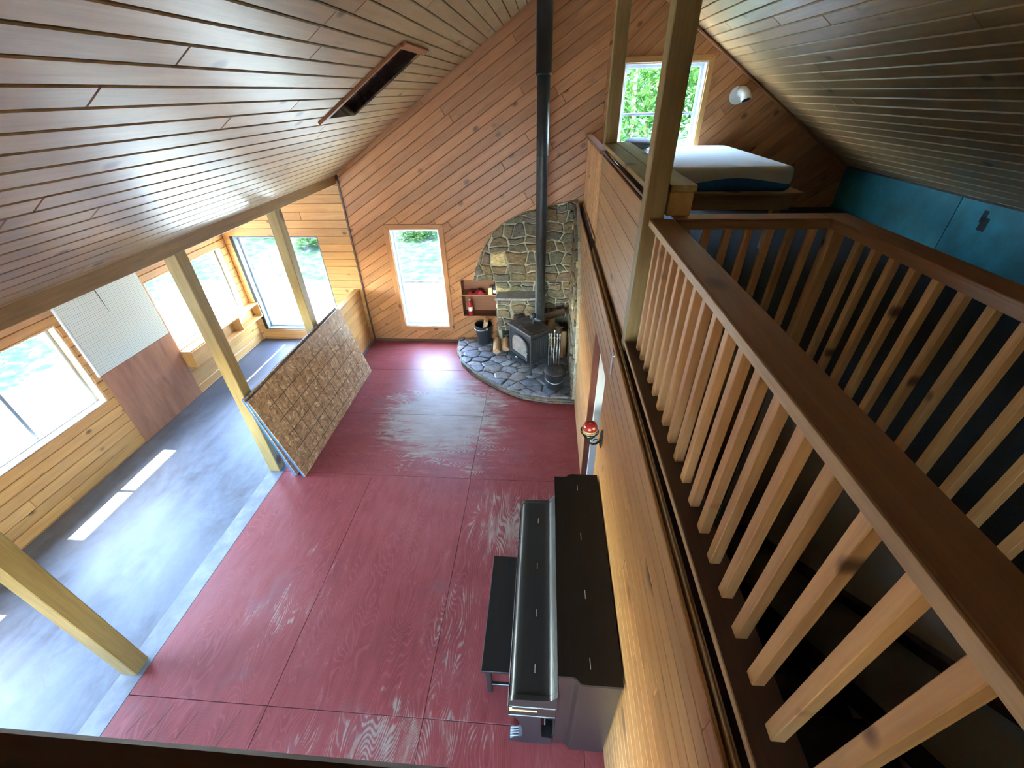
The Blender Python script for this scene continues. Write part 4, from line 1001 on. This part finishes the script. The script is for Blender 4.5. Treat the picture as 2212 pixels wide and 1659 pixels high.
# ------------------------------------------------------------------ stone surround and hearth
rs = random.Random(21)
su = empty('stone_surround', (-.2, YF - .04, .1)); tag(su, 'fieldstone wall with pale mortar behind the wood stove', 'stone wall')
arc = [(-1.245, 1.245), (-1.17, 1.5), (-1.10, 1.68), (-1.01, 1.85), (-.849, 2.074), (-.69, 2.205), (-.502, 2.304), (-.31, 2.385), (.156, 2.494), (.503, 2.56), (.503, 1.245)]
low = rect(-.845, .08, .503, 1.245)
SF = Frame((0, YF - .002, 0), (1, 0, 0), (0, 0, 1))
piece('mortar', su, arc, SF, 0.045, 0.006, 'mortar'); piece('mortar', su, low, SF, 0.045, 0.004, 'mortar')
def lay(parent, region, fr, du, dv, th, gap, mat, z0, course=True):
    if course:
        us = [p[0] for p in region]; vs = [p[1] for p in region]
        for q in rubble(min(us) - .05, min(vs) - .05, max(us) + .05, max(vs) + .05, du, dv, rs):
            q = clip_to(q, region)
            if len(q) > 2: stone(parent, q, fr, th * rs.uniform(.7, 1.45), gap * rs.uniform(.6, 1.3), mat, rs, z0)
        return
    us = [p[0] for p in region]; vs = [p[1] for p in region]
    sd = seeds_grid(min(us), min(vs), max(us), max(vs), du, dv, rs)
    k = dv / du
    reg = [(x * k, y) for x, y in region]; sd = [(x * k, y) for x, y in sd]
    for cpoly in voronoi(reg, sd):
        stone(parent, [(x / k, y) for x, y in cpoly], fr, th * rs.uniform(.75, 1.35), gap, mat, rs, z0)
lay(su, arc, SF, .26, .165, .042, .009, 'fieldstone', .03); lay(su, low, SF, .21, .13, .042, .009, 'fieldstone', .03)
# stones returning along the partition
RF = Frame((XP - .002, 0, 0), (0, -1, 0), (0, 0, 1))
ret = [(-YF + .07, .08), (-5.12, .08), (-5.12, .75), (-5.45, 1.6), (-6.0, 2.2), (-6.6, 2.5), (-YF + .07, 2.52)]
piece('mortar', su, ret, RF, 0.04, 0.004, 'mortar'); lay(su, ret, RF, .26, .16, .04, .010, 'fieldstone', .025)
# stone bench left of the stove
ped = empty('stone_bench', (-.46, 6.87, .1)); tag(ped, 'low stone pedestal with a slate slab left of the stovepipe', 'stone bench')
BY = 6.66
box('mortar', ped, (-.80, BY, .44), (-.075, YF - .05, 1.03), 'mortar', 'x', .004)
box('pier', ped, (-.80, BY + .06, .125), (-.73, YF - .05, .44), 'mortar', 'z', .004)
PF = Frame((0, BY, 0), (1, 0, 0), (0, 0, 1)); lay(ped, rect(-.80, .44, -.075, 1.03), PF, .24, .17, .04, .010, 'fieldstone', -.01)
PL = Frame((-.80, 0, 0), (0, -1, 0), (0, 0, 1)); lay(ped, rect(-(YF - .05), .44, -BY, 1.03), PL, .16, .17, .022, .008, 'fieldstone', -.008)
bm = bmesh.new(); poly = [(-.83, BY - .05), (-.3, BY - .055), (-.07, BY - .02), (-.06, YF - .05), (-.79, YF - .05)]
A_ = [bm.verts.new((x, y, 1.031)) for x, y in poly]; B_ = [bm.verts.new((x + .004, y + .004, 1.068)) for x, y in poly]
for i in range(5): bm.faces.new((A_[i], A_[(i + 1) % 5], B_[(i + 1) % 5], B_[i]))
bm.faces.new(A_[::-1]); bm.faces.new(B_); mob('slate_slab', bm, 'flagstone', ped)
# hearth
he = empty('hearth', (-.4, 6.1, 0)); tag(he, 'raised curved hearth of grey flagstones under the wood stove', 'hearth')
hp = [(-1.60, YF - .002), (-1.55, 6.55), (-1.40, 6.14), (-1.10, 5.785), (-.79, 5.525), (-.51, 5.32), (-.28, 5.205), (.08, 5.125), (.503, 5.105), (.503, YF - .002)]
HT = 0.085
HF = Frame((0, 0, 0.001), (1, 0, 0), (0, 1, 0)); piece('mortar', he, hp, HF, HT, .004, 'mortar_floor')
lay(he, inset(hp if area(hp) > 0 else hp[::-1], .012), Frame((0, 0, 0), (1, 0, 0), (0, 1, 0)), .24, .17, .030, .007, 'flagstone', HT - .004, False)
dense = []
for a, b_ in zip(hp[:9], hp[1:9]):
    k = max(1, round(math.dist(a, b_) / .17))
    for j in range(k): dense.append((Vector(a).lerp(Vector(b_), j / k), Vector(a).lerp(Vector(b_), (j + 1) / k)))
for a, b_ in dense:
    dv = (b_ - a).normalized(); fr = Frame((a.x, a.y, 0), (dv.x, dv.y, 0), (0, 0, 1)); L = (b_ - a).length
    w = rs.uniform(.4, .6)
    for r_ in (rect(.0, .004, L, .085 * w), rect(.0, .085 * w, L, .088)): stone(he, r_, fr, .018, .004, 'fieldstone', rs, -.006, 'edge_stone')

# ------------------------------------------------------------------ wood stove
ZH = HT + .038
SX, SY = -.215, 6.06
RZS = math.atan2(-.766, .643)
def stove():
    t = empty('wood_stove', (SX, SY, ZH), RZS); tag(t, 'black cast iron wood stove with arched glass door on the hearth', 'stove'); M = WM[t]
    W, D = .29, .20
    def mb(name, fn, mat, par=t, smooth=False):
        bm = bmesh.new(); fn(bm); return mob(name, bm, mat, par, M.copy(), smooth)
    mb('body', lambda b: bx(b, (0, 0, .43), (2 * W - .03, 2 * D - .03, .48), .006), 'cast_iron')
    for sx in (-1, 1):
        s = mb('side_panel', lambda b: bx(b, (sx * (W - .008), 0, .43), (.014, 2 * D - .05, .42), .004), 'cast_iron')
        for k in range(7): mb('rib', lambda b: bx(b, (sx * (W - .001), -.13 + .043 * k, .43), (.006, .010, .32), .002), 'cast_iron', s)
    for sx in (-1, 1):
        for sy in (-1, 1): mb('corner_column', lambda b: bx(b, (sx * (W - .018), sy * (D - .018), .43), (.036, .036, .50), .008), 'cast_iron')
    mb('plinth', lambda b: bx(b, (0, 0, .185), (2 * W, 2 * D, .035), .008), 'cast_iron')
    mb('cornice', lambda b: bx(b, (0, 0, .682), (2 * W + .01, 2 * D + .01, .03), .010), 'cast_iron')
    top = mb('top_plate', lambda b: bx(b, (0, 0, .712), (2 * W + .05, 2 * D + .05, .030), .010), 'iron_top')
    for k in range(11): mb('grate_bar', lambda b: bx(b, (.02 + .024 * k, -.03, .731), (.011, .25, .012), .003), 'iron_top', top)
    for r in (.05, .085, .12):
        def arcf(b, r=r): tube(b, [(-.05 + r * math.cos(R(a)), -.03 + r * math.sin(R(a)), .728) for a in range(90, 271, 15)], .004, 6)
        mb('griddle_ring', arcf, 'iron_top', top)
    for sx in (-1, 1):
        for sy in (-1, 1):
            def leg(b):
                x, y = sx * (W - .03), sy * (D - .03)
                tube(b, [(x - sx * .0, y, .19), (x, y, .14), (x + sx * .012, y + sy * .012, .06), (x + sx * .02, y + sy * .02, .012), (x + sx * .02, y + sy * .02, 0.0)], [.036, .028, .018, .016, .022], 8)
            mb('leg', leg, 'cast_iron')
    # arched door
    def archpts(w, h0, h1, n=14):
        p = [(-w, h0), (w, h0)]
        for k in range(n + 1):
            a = math.pi * k / n; p.append((w * math.cos(a), h1 + (w * .62) * math.sin(a)))
        return p
    def door(b):
        o = archpts(.235, .235, .48); i = archpts(.195, .285, .475); n = len(o)
        y0, y1 = -D - .002, -D - .026
        O0 = [b.verts.new((x, y0, z)) for x, z in o]; O1 = [b.verts.new((x, y1, z)) for x, z in o]; I0 = [b.verts.new((x, y0, z)) for x, z in i]; I1 = [b.verts.new((x, y1 + .006, z)) for x, z in i]
        for k in range(n):
            j = (k + 1) % n
            b.faces.new((O1[k], O1[j], I1[j], I1[k])); b.faces.new((O0[k], O0[j], O1[j], O1[k])); b.faces.new((I0[k], I0[j], I1[j], I1[k])); b.faces.new((O0[k], O0[j], I0[j], I0[k]))
    d = mb('door', door, 'cast_iron')
    def glass(b):
        i = archpts(.194, .286, .475); A = [b.verts.new((x, -D - .003, z)) for x, z in i]; B = [b.verts.new((x, -D - .011, z)) for x, z in i]; n = len(i)
        for k in range(n): b.faces.new((A[k], A[(k + 1) % n], B[(k + 1) % n], B[k]))
        b.faces.new(A[::-1]); b.faces.new(B)
    mb('glass', glass, 'stove_glass', d)
    mb('handle', lambda b: tube(b, [(.225, -D - .026, .38), (.235, -D - .05, .38), (.240, -D - .055, .33), (.238, -D - .05, .27)], .011, 8), 'galvanised', d)
    def lip(b):
        pr = [(-.25, -D - .0)] + [(.25 * math.sin(R(a)), -D - .04 - .07 * math.cos(R(a))) for a in range(-90, 91, 15)] + [(.25, -D)]
        A = [b.verts.new((x, y, .195)) for x, y in pr]; B = [b.verts.new((x, y, .213)) for x, y in pr]; n = len(pr)
        for k in range(n): b.faces.new((A[k], A[(k + 1) % n], B[(k + 1) % n], B[k]))
        b.faces.new(A[::-1]); b.faces.new(B)
    mb('ash_lip', lip, 'cast_iron')
    mb('latch_knob', lambda b: tube(b, [(0.0, -D - .06, .215), (0.0, -D - .08, .245)], .012, 8), 'galvanised')
    mb('side_handle', lambda b: tube(b, [(-W - .002, -.10, .36), (-W - .06, -.12, .36), (-W - .075, -.15, .35)], [.008, .010, .014], 8), 'galvanised')
    # little heat fan standing on the top
    f = empty('stove_fan', tuple(M @ Vector((-.03, .10, .728))), RZS); tag(f, 'small black heat-powered fan standing on the stove top', 'fan'); Mf = WM[f]
    def fb(name, fn, mat='vent_black'): bm = bmesh.new(); fn(bm); mob(name, bm, mat, f, Mf.copy())
    fb('base', lambda b: bx(b, (0, 0, .008), (.075, .05, .014), .003)); fb('stem', lambda b: bx(b, (0, .004, .06), (.030, .022, .10), .004))
    for k in range(5): fb('cooling_fin', lambda b: bx(b, (-.032 + .016 * k, .012, .13), (.005, .045, .07), .001))
    for k in range(4):
        a = R(45 + 90 * k)
        fb('blade', lambda b: bx(b, (.042 * math.cos(a), -.022, .125 + .042 * math.sin(a)), (.062, .003, .036), .001, Matrix.Rotation(-a, 4, 'Y') @ Matrix.Rotation(R(22), 4, 'X')))
    fb('hub', lambda b: tube(b, [(0, .0, .125), (0, -.03, .125)], .012, 10), 'galvanised')
stove()
PX, PY = -.055, 6.25
sp = empty('stovepipe', (PX, PY, ZH + .70)); tag(sp, 'black stovepipe rising from the stove to the ceiling', 'stovepipe')
zc = zl(PX)
bm = bmesh.new(); lathe(bm, [(0, 0), (.085, 0), (.085, .05), (.077, .052), (.077, 2.52 - ZH)], 28, (PX, PY, ZH + .728)); mob('lower_pipe', bm, 'stove_pipe', sp, None, True)
bm = bmesh.new(); lathe(bm, [(.0785, 3.245), (.0785, 4.14), (.0, 4.14)], 28, (PX, PY, 0)); mob('middle_pipe', bm, 'stove_pipe', sp, None, True)
bm = bmesh.new(); lathe(bm, [(.079, 4.10), (.098, 4.10), (.098, 4.125), (.095, 4.127), (.095, zc - .02)], 28, (PX, PY, 0)); mob('upper_pipe', bm, 'stove_pipe_upper', sp, None, True)
bm = bmesh.new(); lathe(bm, [(.0785, 3.235), (.080, 3.236), (.080, 3.262), (.0785, 3.263)], 28, (PX, PY, 0)); mob('joint_band', bm, 'stove_pipe', sp, None, True)
bm = bmesh.new(); bx(bm, (PX, PY + .0, zc - .03), (.34, .34, .02), .002, Matrix.Rotation(-math.atan(SLL), 4, 'Y')); mob('ceiling_plate', bm, 'stove_pipe_upper', sp)

# log bucket
def bucket(x, y, name, label, cat, r0, r1, h, mat, lid=False):
    t = empty(name, (x, y, ZH)); tag(t, label, cat); c = (x, y, ZH + .001)
    bm = bmesh.new(); lathe(bm, [(0, 0), (r0, 0), (r0 + .002, .01), (r1, h), (r1 + .006, h + .002), (r1 + .006, h + .010), (r1 - .004, h + .010), (r1 - .006, h), (r0 - .004, .014), (0, .014)], 30, c); mob('body', bm, mat, t, None, True)
    bm = bmesh.new()
    if lid:
        lathe(bm, [(0, h + .012), (r1 + .014, h + .010), (r1 + .016, h + .014), (r1 + .012, h + .022), (r1 * .7, h + .030), (0, h + .034)], 30, c); L = mob('lid', bm, 'iron_top', t, None, True)
        for s in (-1, 1):
            bm = bmesh.new(); tube(bm, [(x + s * .03 + .022 * math.cos(R(a)), y + .022 * math.sin(R(a)), ZH + h + .038) for a in range(0, 361, 30)], .005, 6); mob('lid_ring', bm, mat, L)
        for k, q in enumerate((1,)):
            pts = [(x + (r1 + .012) * math.cos(R(a)), y + (r1 + .012) * math.sin(R(a)) , ZH + h * .72 - .05 * math.sin(R((a - 200) * 180 / 140))) for a in range(200, 341, 10)]
            bm = bmesh.new(); tube(bm, pts, .006, 8); mob('bail_handle', bm, 'galvanised', t, None, True)
    else:
        pts = [(x + (r1 + .01) * math.cos(R(a)), y + (r1 + .01) * math.sin(R(a)), ZH + h * .93 - .03 * math.sin(R((a - 150) * 180 / 150))) for a in range(150, 301, 10)]
        tube(bm, pts, .007, 8); mob('bail_handle', bm, 'galvanised', t, None, True)
        for a in (150, 300):
            bm = bmesh.new(); bx(bm, (x + (r1 + .006) * math.cos(R(a)), y + (r1 + .006) * math.sin(R(a)), ZH + h * .93), (.03, .03, .04), .006); mob('handle_ear', bm, 'galvanised', t)
    return t
bucket(-1.08, 6.79, 'log_bucket', 'open black metal bucket holding a block of wood left of the stove', 'bucket', .115, .155, .36, 'pail_black')
bucket(.205, 5.42, 'ash_pail', 'black lidded ash pail with a wire handle at the hearth edge', 'pail', .135, .155, .27, 'pail_black', True)
def block(c, s, rot, label, name='wood_block'):
    bm = bmesh.new(); bx(bm, (0, 0, 0), s, .004); o = mob(name, bm, 'raw_wood', None, Matrix.Translation(c) @ rot); tag(o, label, 'wood')
block((-1.06, 6.79, ZH + .30), (.32, .20, .055), Matrix.Rotation(R(8), 4, 'Z') @ Matrix.Rotation(R(-74), 4, 'Y'), 'pale sawn wood block sticking out of the black bucket')
def log(p0, p1, r, label, seed, split=False):
    rl = random.Random(seed); p0 = Vector(p0); p1 = Vector(p1)
    t = empty('firewood_log', tuple((p0 + p1) / 2)); tag(t, label, 'firewood', 'split firewood on the hearth')
    x = (p1 - p0).normalized(); y = Vector((0, 0, 1)).cross(x)
    y = y.normalized() if y.length > .05 else Vector((1, 0, 0)); z = x.cross(y)
    M = Matrix((x, y, z)).transposed().to_4x4(); M.translation = (p0 + p1) / 2; L = (p1 - p0).length
    n = 11; prof = []
    for k in range(n):
        a = 2 * math.pi * k / n; rr_ = r * rl.uniform(.86, 1.1)
        if split and math.sin(a) > .2: rr_ *= .62
        prof.append((rr_ * math.cos(a), rr_ * math.sin(a)))
    bm = bmesh.new(); A = [bm.verts.new((-L / 2, a, b_)) for a, b_ in prof]; C_ = [bm.verts.new((0, a * 1.06 + rl.uniform(-.01, .01), b_ * 1.06)) for a, b_ in prof]; B = [bm.verts.new((L / 2, a * .96, b_ * .96)) for a, b_ in prof]
    for P, Q in ((A, C_), (C_, B)):
        for k in range(n): bm.faces.new((P[k], P[(k + 1) % n], Q[(k + 1) % n], Q[k]))
    mob('bark', bm, 'log_wood' if split else 'bark', t, M, True)
    for s, pr in ((-1, A), (1, B)):
        bm = bmesh.new(); q = [(a * .93, b_ * .93) for a, b_ in prof]
        X0 = [bm.verts.new((s * (L / 2 - .002), a, b_)) for a, b_ in q]; X1 = [bm.verts.new((s * (L / 2 + .004), a, b_)) for a, b_ in q]
        for k in range(n): bm.faces.new((X0[k], X0[(k + 1) % n], X1[(k + 1) % n], X1[k]))
        bm.faces.new(X0[::-1]); bm.faces.new(X1); mob('cut_end', bm, 'log_wood', t, M)
log((-.80, 6.34, ZH + .075), (-.82, 6.64, ZH + .15), .075, 'split log lying beside the black bucket, nearest the stove door', 1, True)
log((-.64, 6.40, ZH + .085), (-.66, 6.64, ZH + .16), .07, 'split log lying between the stove corner and the stone bench', 2, True)
log((.28, 6.50, ZH), (.30, 6.60, ZH + .42), .075, 'bark-covered log standing upright behind the stove', 3)
log((.14, 6.70, ZH), (.15, 6.78, ZH + .50), .07, 'split log standing upright against the stones behind the stovepipe', 4, True)
log((.36, 6.30, ZH), (.37, 6.40, ZH + .44), .05, 'split log leaning upright at the stone corner', 5, True)
log((.02, 6.62, ZH + .60), (.36, 6.74, ZH + .66), .06, 'knotty grey log laid across the upright firewood', 6)
log((-.01, 6.72, ZH), (-.005, 6.80, ZH + .47), .06, 'split log standing left of the upright firewood', 8, True)
# fire tools
def tools(x, y):
    t = empty('fire_tool_set', (x, y, ZH)); tag(t, 'pewter fireplace tool set on a stand right of the stove', 'fire tools')
    def T(name, fn, par=t, mat='pewter'): bm = bmesh.new(); fn(bm); return mob(name, bm, mat, par, None, True)
    T('base', lambda b: lathe(b, [(0, 0), (.085, 0), (.085, .008), (.03, .022), (.012, .03), (0, .03)], 20, (x, y, ZH + .001)), mat='vent_black')
    T('stand', lambda b: tube(b, [(x, y, ZH + .02), (x + .01, y, ZH + .16), (x - .006, y, ZH + .34), (x + .006, y, ZH + .55), (x, y, ZH + .68)], [.012, .008, .010, .008, .007], 8))
    T('rack', lambda b: tube(b, [(x - .085, y + .01, ZH + .655), (x - .05, y, ZH + .62), (x, y, ZH + .64), (x + .05, y, ZH + .62), (x + .085, y + .01, ZH + .655)], .006, 8))
    for k, (dx, nm) in enumerate(((-.085, 'shovel'), (-.045, 'poker'), (.045, 'tongs'), (.085, 'brush'))):
        o = T(nm, lambda b: tube(b, [(x + dx, y - .012, ZH + .05), (x + dx, y - .01, ZH + .62)], .0048, 7))
        T('grip', lambda b: lathe(b, [(0, .0), (.008, .0), (.010, .02), (.007, .05), (.013, .075), (.013, .09), (.006, .105), (0, .108)], 10, (x + dx, y - .01, ZH + .61)), o)
    T('finial', lambda b: lathe(b, [(0, 0), (.007, 0), (.010, .02), (.006, .05), (.014, .07), (.012, .09), (0, .10)], 10, (x, y, ZH + .675)))
tools(.19, 5.83)

# ------------------------------------------------------------------ piano
def piano():
    t = empty('upright_piano', (.3, 1.76, 0)); tag(t, 'black upright piano with closed key lid against the partition', 'piano')
    y0, y1 = .975, 2.545; xb = XP - .012
    def plan(ins): return [(.135 + ins, y0 + .035 + ins), (.215, y0 + .035 + ins), (.235, y0 + .030 + ins), (.255, y0 + .008 + ins), (.275, y0 + ins), (xb, y0 + ins), (xb, y1 - ins), (.275, y1 - ins), (.255, y1 - .008 - ins), (.235, y1 - .030 - ins), (.215, y1 - .035 - ins), (.135 + ins, y1 - .035 - ins)]
    def vert(name, pl, z0, z1, mat, par=t):
        bm = bmesh.new(); extrude_profile(bm, pl, z0, z1, 'z'); c = Vector((.3, 1.76, 0)); M = Matrix.Translation(c) @ ROTS['y']
        bmesh.ops.transform(bm, matrix=M.inverted(), verts=bm.verts); return mob(name, bm, mat, par, M)
    vert('case', plan(.010), 0.004, 1.185, 'black_lacquer')
    top = vert('top_lid', plan(-.004), 1.186, 1.212, 'black_top')
    for y in (1.08, 1.49, 1.93, 2.40): box('white_mark', top, (.318, y - .03, 1.2121), (.322, y + .03, 1.2128), 'white_mark', 'y', 0)
    # rolled key lid
    prof = [(.140, .80), (.140, .985), (.125, .962), (.105, .925), (.085, .912), (.05, .908), (-.08, .905), (-.115, .900), (-.138, .888), (-.150, .868), (-.155, .84), (-.156, .80)]
    ly0, ly1 = 1.005, 2.47
    bm = bmesh.new(); extrude_profile(bm, prof, ly0, ly1, 'y'); c = Vector((0, 1.74, .85)); M = Matrix.Translation(c) @ ROTS['y']
    bmesh.ops.transform(bm, matrix=M.inverted(), verts=bm.verts); lid = mob('key_lid', bm, 'black_gloss', t, M, 'angle')
    for y in (1.15, 1.50, 1.86, 2.28): box('white_mark', lid, (-.002, y - .025, .9078), (.002, y + .025, .9092), 'white_mark', 'y', 0)
    for yy in (ly0 - .03, ly1 + .002):
        bm = bmesh.new(); extrude_profile(bm, [(a - .003 if a < 0 else a, b + .004) for a, b in prof], yy, yy + .028, 'y'); mob('key_cheek', bm, 'black_gloss', t, None, 'angle')
    box('key_bed', t, (-.160, ly0 - .032, .665), (.140, ly1 + .032, .797), 'black_lacquer', 'y', .006)
    box('chipped_veneer', t, (-.158, ly0 - .0345, .735), (.02, ly0 - .0318, .757), 'raw_wood', 'x', 0); box('chipped_veneer', t, (-.158, ly0 - .0345, .757), (-.137, ly0 - .0318, .795), 'raw_wood', 'z', 0)
    box('key_slip', t, (-.166, ly0 - .034, .655), (-.1605, ly1 + .034, .80), 'black_gloss', 'y', .002)
    box('bottom_moulding', t, (-.168, ly0 - .036, .640), (.140, ly1 + .036, .6645), 'black_gloss', 'y', .004)
    box('kick_board', t, (.1345, 1.03, .12), (.1445, 2.49, .63), 'black_lacquer', 'y', .003)
    box('toe_rail', t, (.08, 1.03, .004), (.1445, 2.49, .12), 'black_lacquer', 'y', .005)
    for yy in (1.04, 2.43):
        bm = bmesh.new(); pr = [(.13, .004), (-.16, .004), (-.178, .02), (-.182, .045), (-.17, .075), (-.145, .095), (-.11, .11), (-.085, .14), (-.075, .20), (-.08, .30), (-.10, .42), (-.125, .50), (-.135, .56), (-.12, .62), (-.09, .64), (.0, .64), (.03, .60), (.045, .50), (.05, .30), (.06, .16), (.13, .14)]
        extrude_profile(bm, pr, yy - .035, yy + .035, 'y'); lg_ = mob('leg', bm, 'black_gloss', t)
        for k in range(4):
            bm = bmesh.new(); tube(bm, [(-.17 + .06 * j, yy - .024 + .016 * k, .118 - .016 * abs(j - .6) - (.02 if j == 0 else 0)) for j in range(3)], .004, 6); mob('carved_flute', bm, 'worn_flute', lg_)
    for k in range(3):
        bm = bmesh.new(); bx(bm, (.045, 1.68 + .08 * k, .055), (.10, .035, .012), .004); mob('pedal', bm, 'brass', t)
b = NB('black_gloss'); v, r_ = b.obj(); b.fin(b.mix(b.noise(v, 5, 5), (0.012, 0.012, 0.012), (0.022, 0.022, 0.024)), .33)
plain('worn_flute', (0.30, 0.32, 0.36), 0.4, noise=0.2, scale=40)
piano()
bn = empty('piano_bench', (-.2, 1.735, 0)); tag(bn, 'low black wooden piano bench pushed under the key lid', 'bench')
box('seat', bn, (-.395, 1.27, .452), (-.04, 2.20, .480), 'black_top', 'y', .004); box('apron', bn, (-.375, 1.30, .38), (-.06, 2.17, .4515), 'black_lacquer', 'y', .004)
for x in (-.355, -.08):
    for y in (1.325, 2.145): beam('leg', bn, (x, y, .004), (x, y, .38), .045, .045, 'black_lacquer', (0, 1, 0))
for y in (1.325, 2.145): box('stretcher', bn, (-.335, y - .012, .10), (-.10, y + .012, .135), 'black_lacquer', 'x', .003)

# ------------------------------------------------------------------ wall sconce and ornament
def sconce():
    x, y, z = .385, 2.505, 1.755
    t = empty('wall_sconce', (XP, 2.58, 1.60)); tag(t, 'black scrolled iron wall bracket with a ring holder on the partition', 'wall bracket')
    def T(name, pts, r, seg=7): bm = bmesh.new(); tube(bm, pts, r, seg); return mob(name, bm, 'vent_black', t, None, True)
    px = XP - .008
    T('back_plate', [(px, 2.585, 1.50), (px, 2.59, 1.53), (px, 2.60, 1.58), (px, 2.59, 1.64), (px, 2.585, 1.70)], [.004, .014, .020, .013, .004])
    for s in (-1, 1):
        T('scroll', [(px - .004, 2.59 + s * (.012 + .030 * abs(math.sin(R(a)))), 1.52 + .15 * a / 180) for a in range(0, 181, 15)], .005)
        T('scroll', [(px - .006, 2.59 + s * (.03 + .014 * math.cos(R(a))), 1.60 + .016 * math.sin(R(a))) for a in range(0, 361, 30)], .004)
    T('arm', [(px, 2.59, 1.585), (px - .035, 2.57, 1.565), (px - .075, 2.54, 1.580), (x + .005, y + .005, 1.625), (x, y, z - .060)], [.009, .008, .008, .008, .012])
    T('scroll', [(px - .05 + .018 * math.cos(R(a)), 2.56, 1.60 + .020 * math.sin(R(a))) for a in range(-90, 200, 30)], .004)
    for zz, rr_ in ((z - .045, .042), (z + .0, .068)): T('ring', [(x + rr_ * math.cos(R(a)), y + rr_ * math.sin(R(a)), zz) for a in range(0, 361, 15)], .0045)
    for a in range(0, 360, 30): T('ring_stay', [(x + .042 * math.cos(R(a)), y + .042 * math.sin(R(a)), z - .045), (x + .062 * math.cos(R(a + 8)), y + .062 * math.sin(R(a + 8)), z - .02), (x + .068 * math.cos(R(a)), y + .068 * math.sin(R(a)), z)], .003, 5)
    bm = bmesh.new(); lathe(bm, [(0, 0), (.042, 0), (.045, .006), (0, .008)], 18, (x, y, z - .056)); mob('cup', bm, 'vent_black', t, None, True)
    o = empty('toadstool_ornament', (x, y, z - .047)); tag(o, 'small red-capped cream toadstool ornament resting in the iron bracket ring', 'ornament')
    bm = bmesh.new(); lathe(bm, [(0, 0), (.030, .0), (.046, .02), (.050, .045), (.046, .07), (0, .072)], 22, (x, y, z - .047)); mob('stalk', bm, 'cream', o, None, True)
    bm = bmesh.new(); lathe(bm, [(0, .066), (.050, .066), (.059, .075), (.058, .095), (.046, .120), (.026, .134), (0, .138)], 24, (x, y, z - .047)); cap = mob('cap', bm, 'mushroom_red', o, None, True)
    for (az, el, rr_) in ((-150, 35, .017), (-60, 30, .016), (-105, 75, .013), (20, 35, .015), (110, 35, .015)):
        n = Vector((math.cos(R(az)) * math.cos(R(el)), math.sin(R(az)) * math.cos(R(el)), math.sin(R(el)) * 1.0)); cpt = Vector((x, y, z - .047 + .082)) + Vector((n.x * .056, n.y * .056, n.z * .053))
        bm = bmesh.new(); lathe(bm, [(0, -.004), (rr_, -.004), (rr_ * .8, .002), (0, .004)], 14); mob('spot', bm, 'cream', cap, Matrix.Translation(cpt) @ n.to_track_quat('Z', 'Y').to_matrix().to_4x4(), True)
sconce()
def hinge(y, z0, z1, w, label, pin=True, mat='galvanised'):
    t = empty('strap_hinge', (XP, y, z0)); tag(t, label, 'hinge')
    box('plate', t, (XP - .006, y - w / 2, z0), (XP - .0005, y + w / 2, z1), mat, 'z', .001)
    if pin:
        bm = bmesh.new(); tube(bm, [(XP - .008, y - w / 2 - .004, z0), (XP - .008, y - w / 2 - .004, z1)], .006, 8); mob('knuckle', bm, mat, t)
        bm = bmesh.new(); tube(bm, [(XP - .004, y - w / 2 - .02, z1 - .03), (XP + .03, y - w / 2 - .02, z1 + .012)], .006, 8); mob('brass_pin', bm, 'brass', t)
    for k in range(4):
        bm = bmesh.new(); tube(bm, [(XP - .0062, y, z0 + (k + .5) * (z1 - z0) / 4), (XP - .008, y, z0 + (k + .5) * (z1 - z0) / 4)], .005, 6); mob('screw', bm, 'cast_iron', t)
hinge(2.62, 2.235, 2.425, .055, 'bright metal hinge plate above the doorway near the partition top')
plain('grey_steel', (0.22, 0.25, 0.26), 0.45, 0.6)
hinge(5.12, 2.27, 2.43, .05, 'upper grey steel plate on the partition beside the stonework', False, 'grey_steel')
hinge(5.32, 1.70, 2.03, .05, 'lower grey steel plate on the partition beside the stonework', False, 'grey_steel')
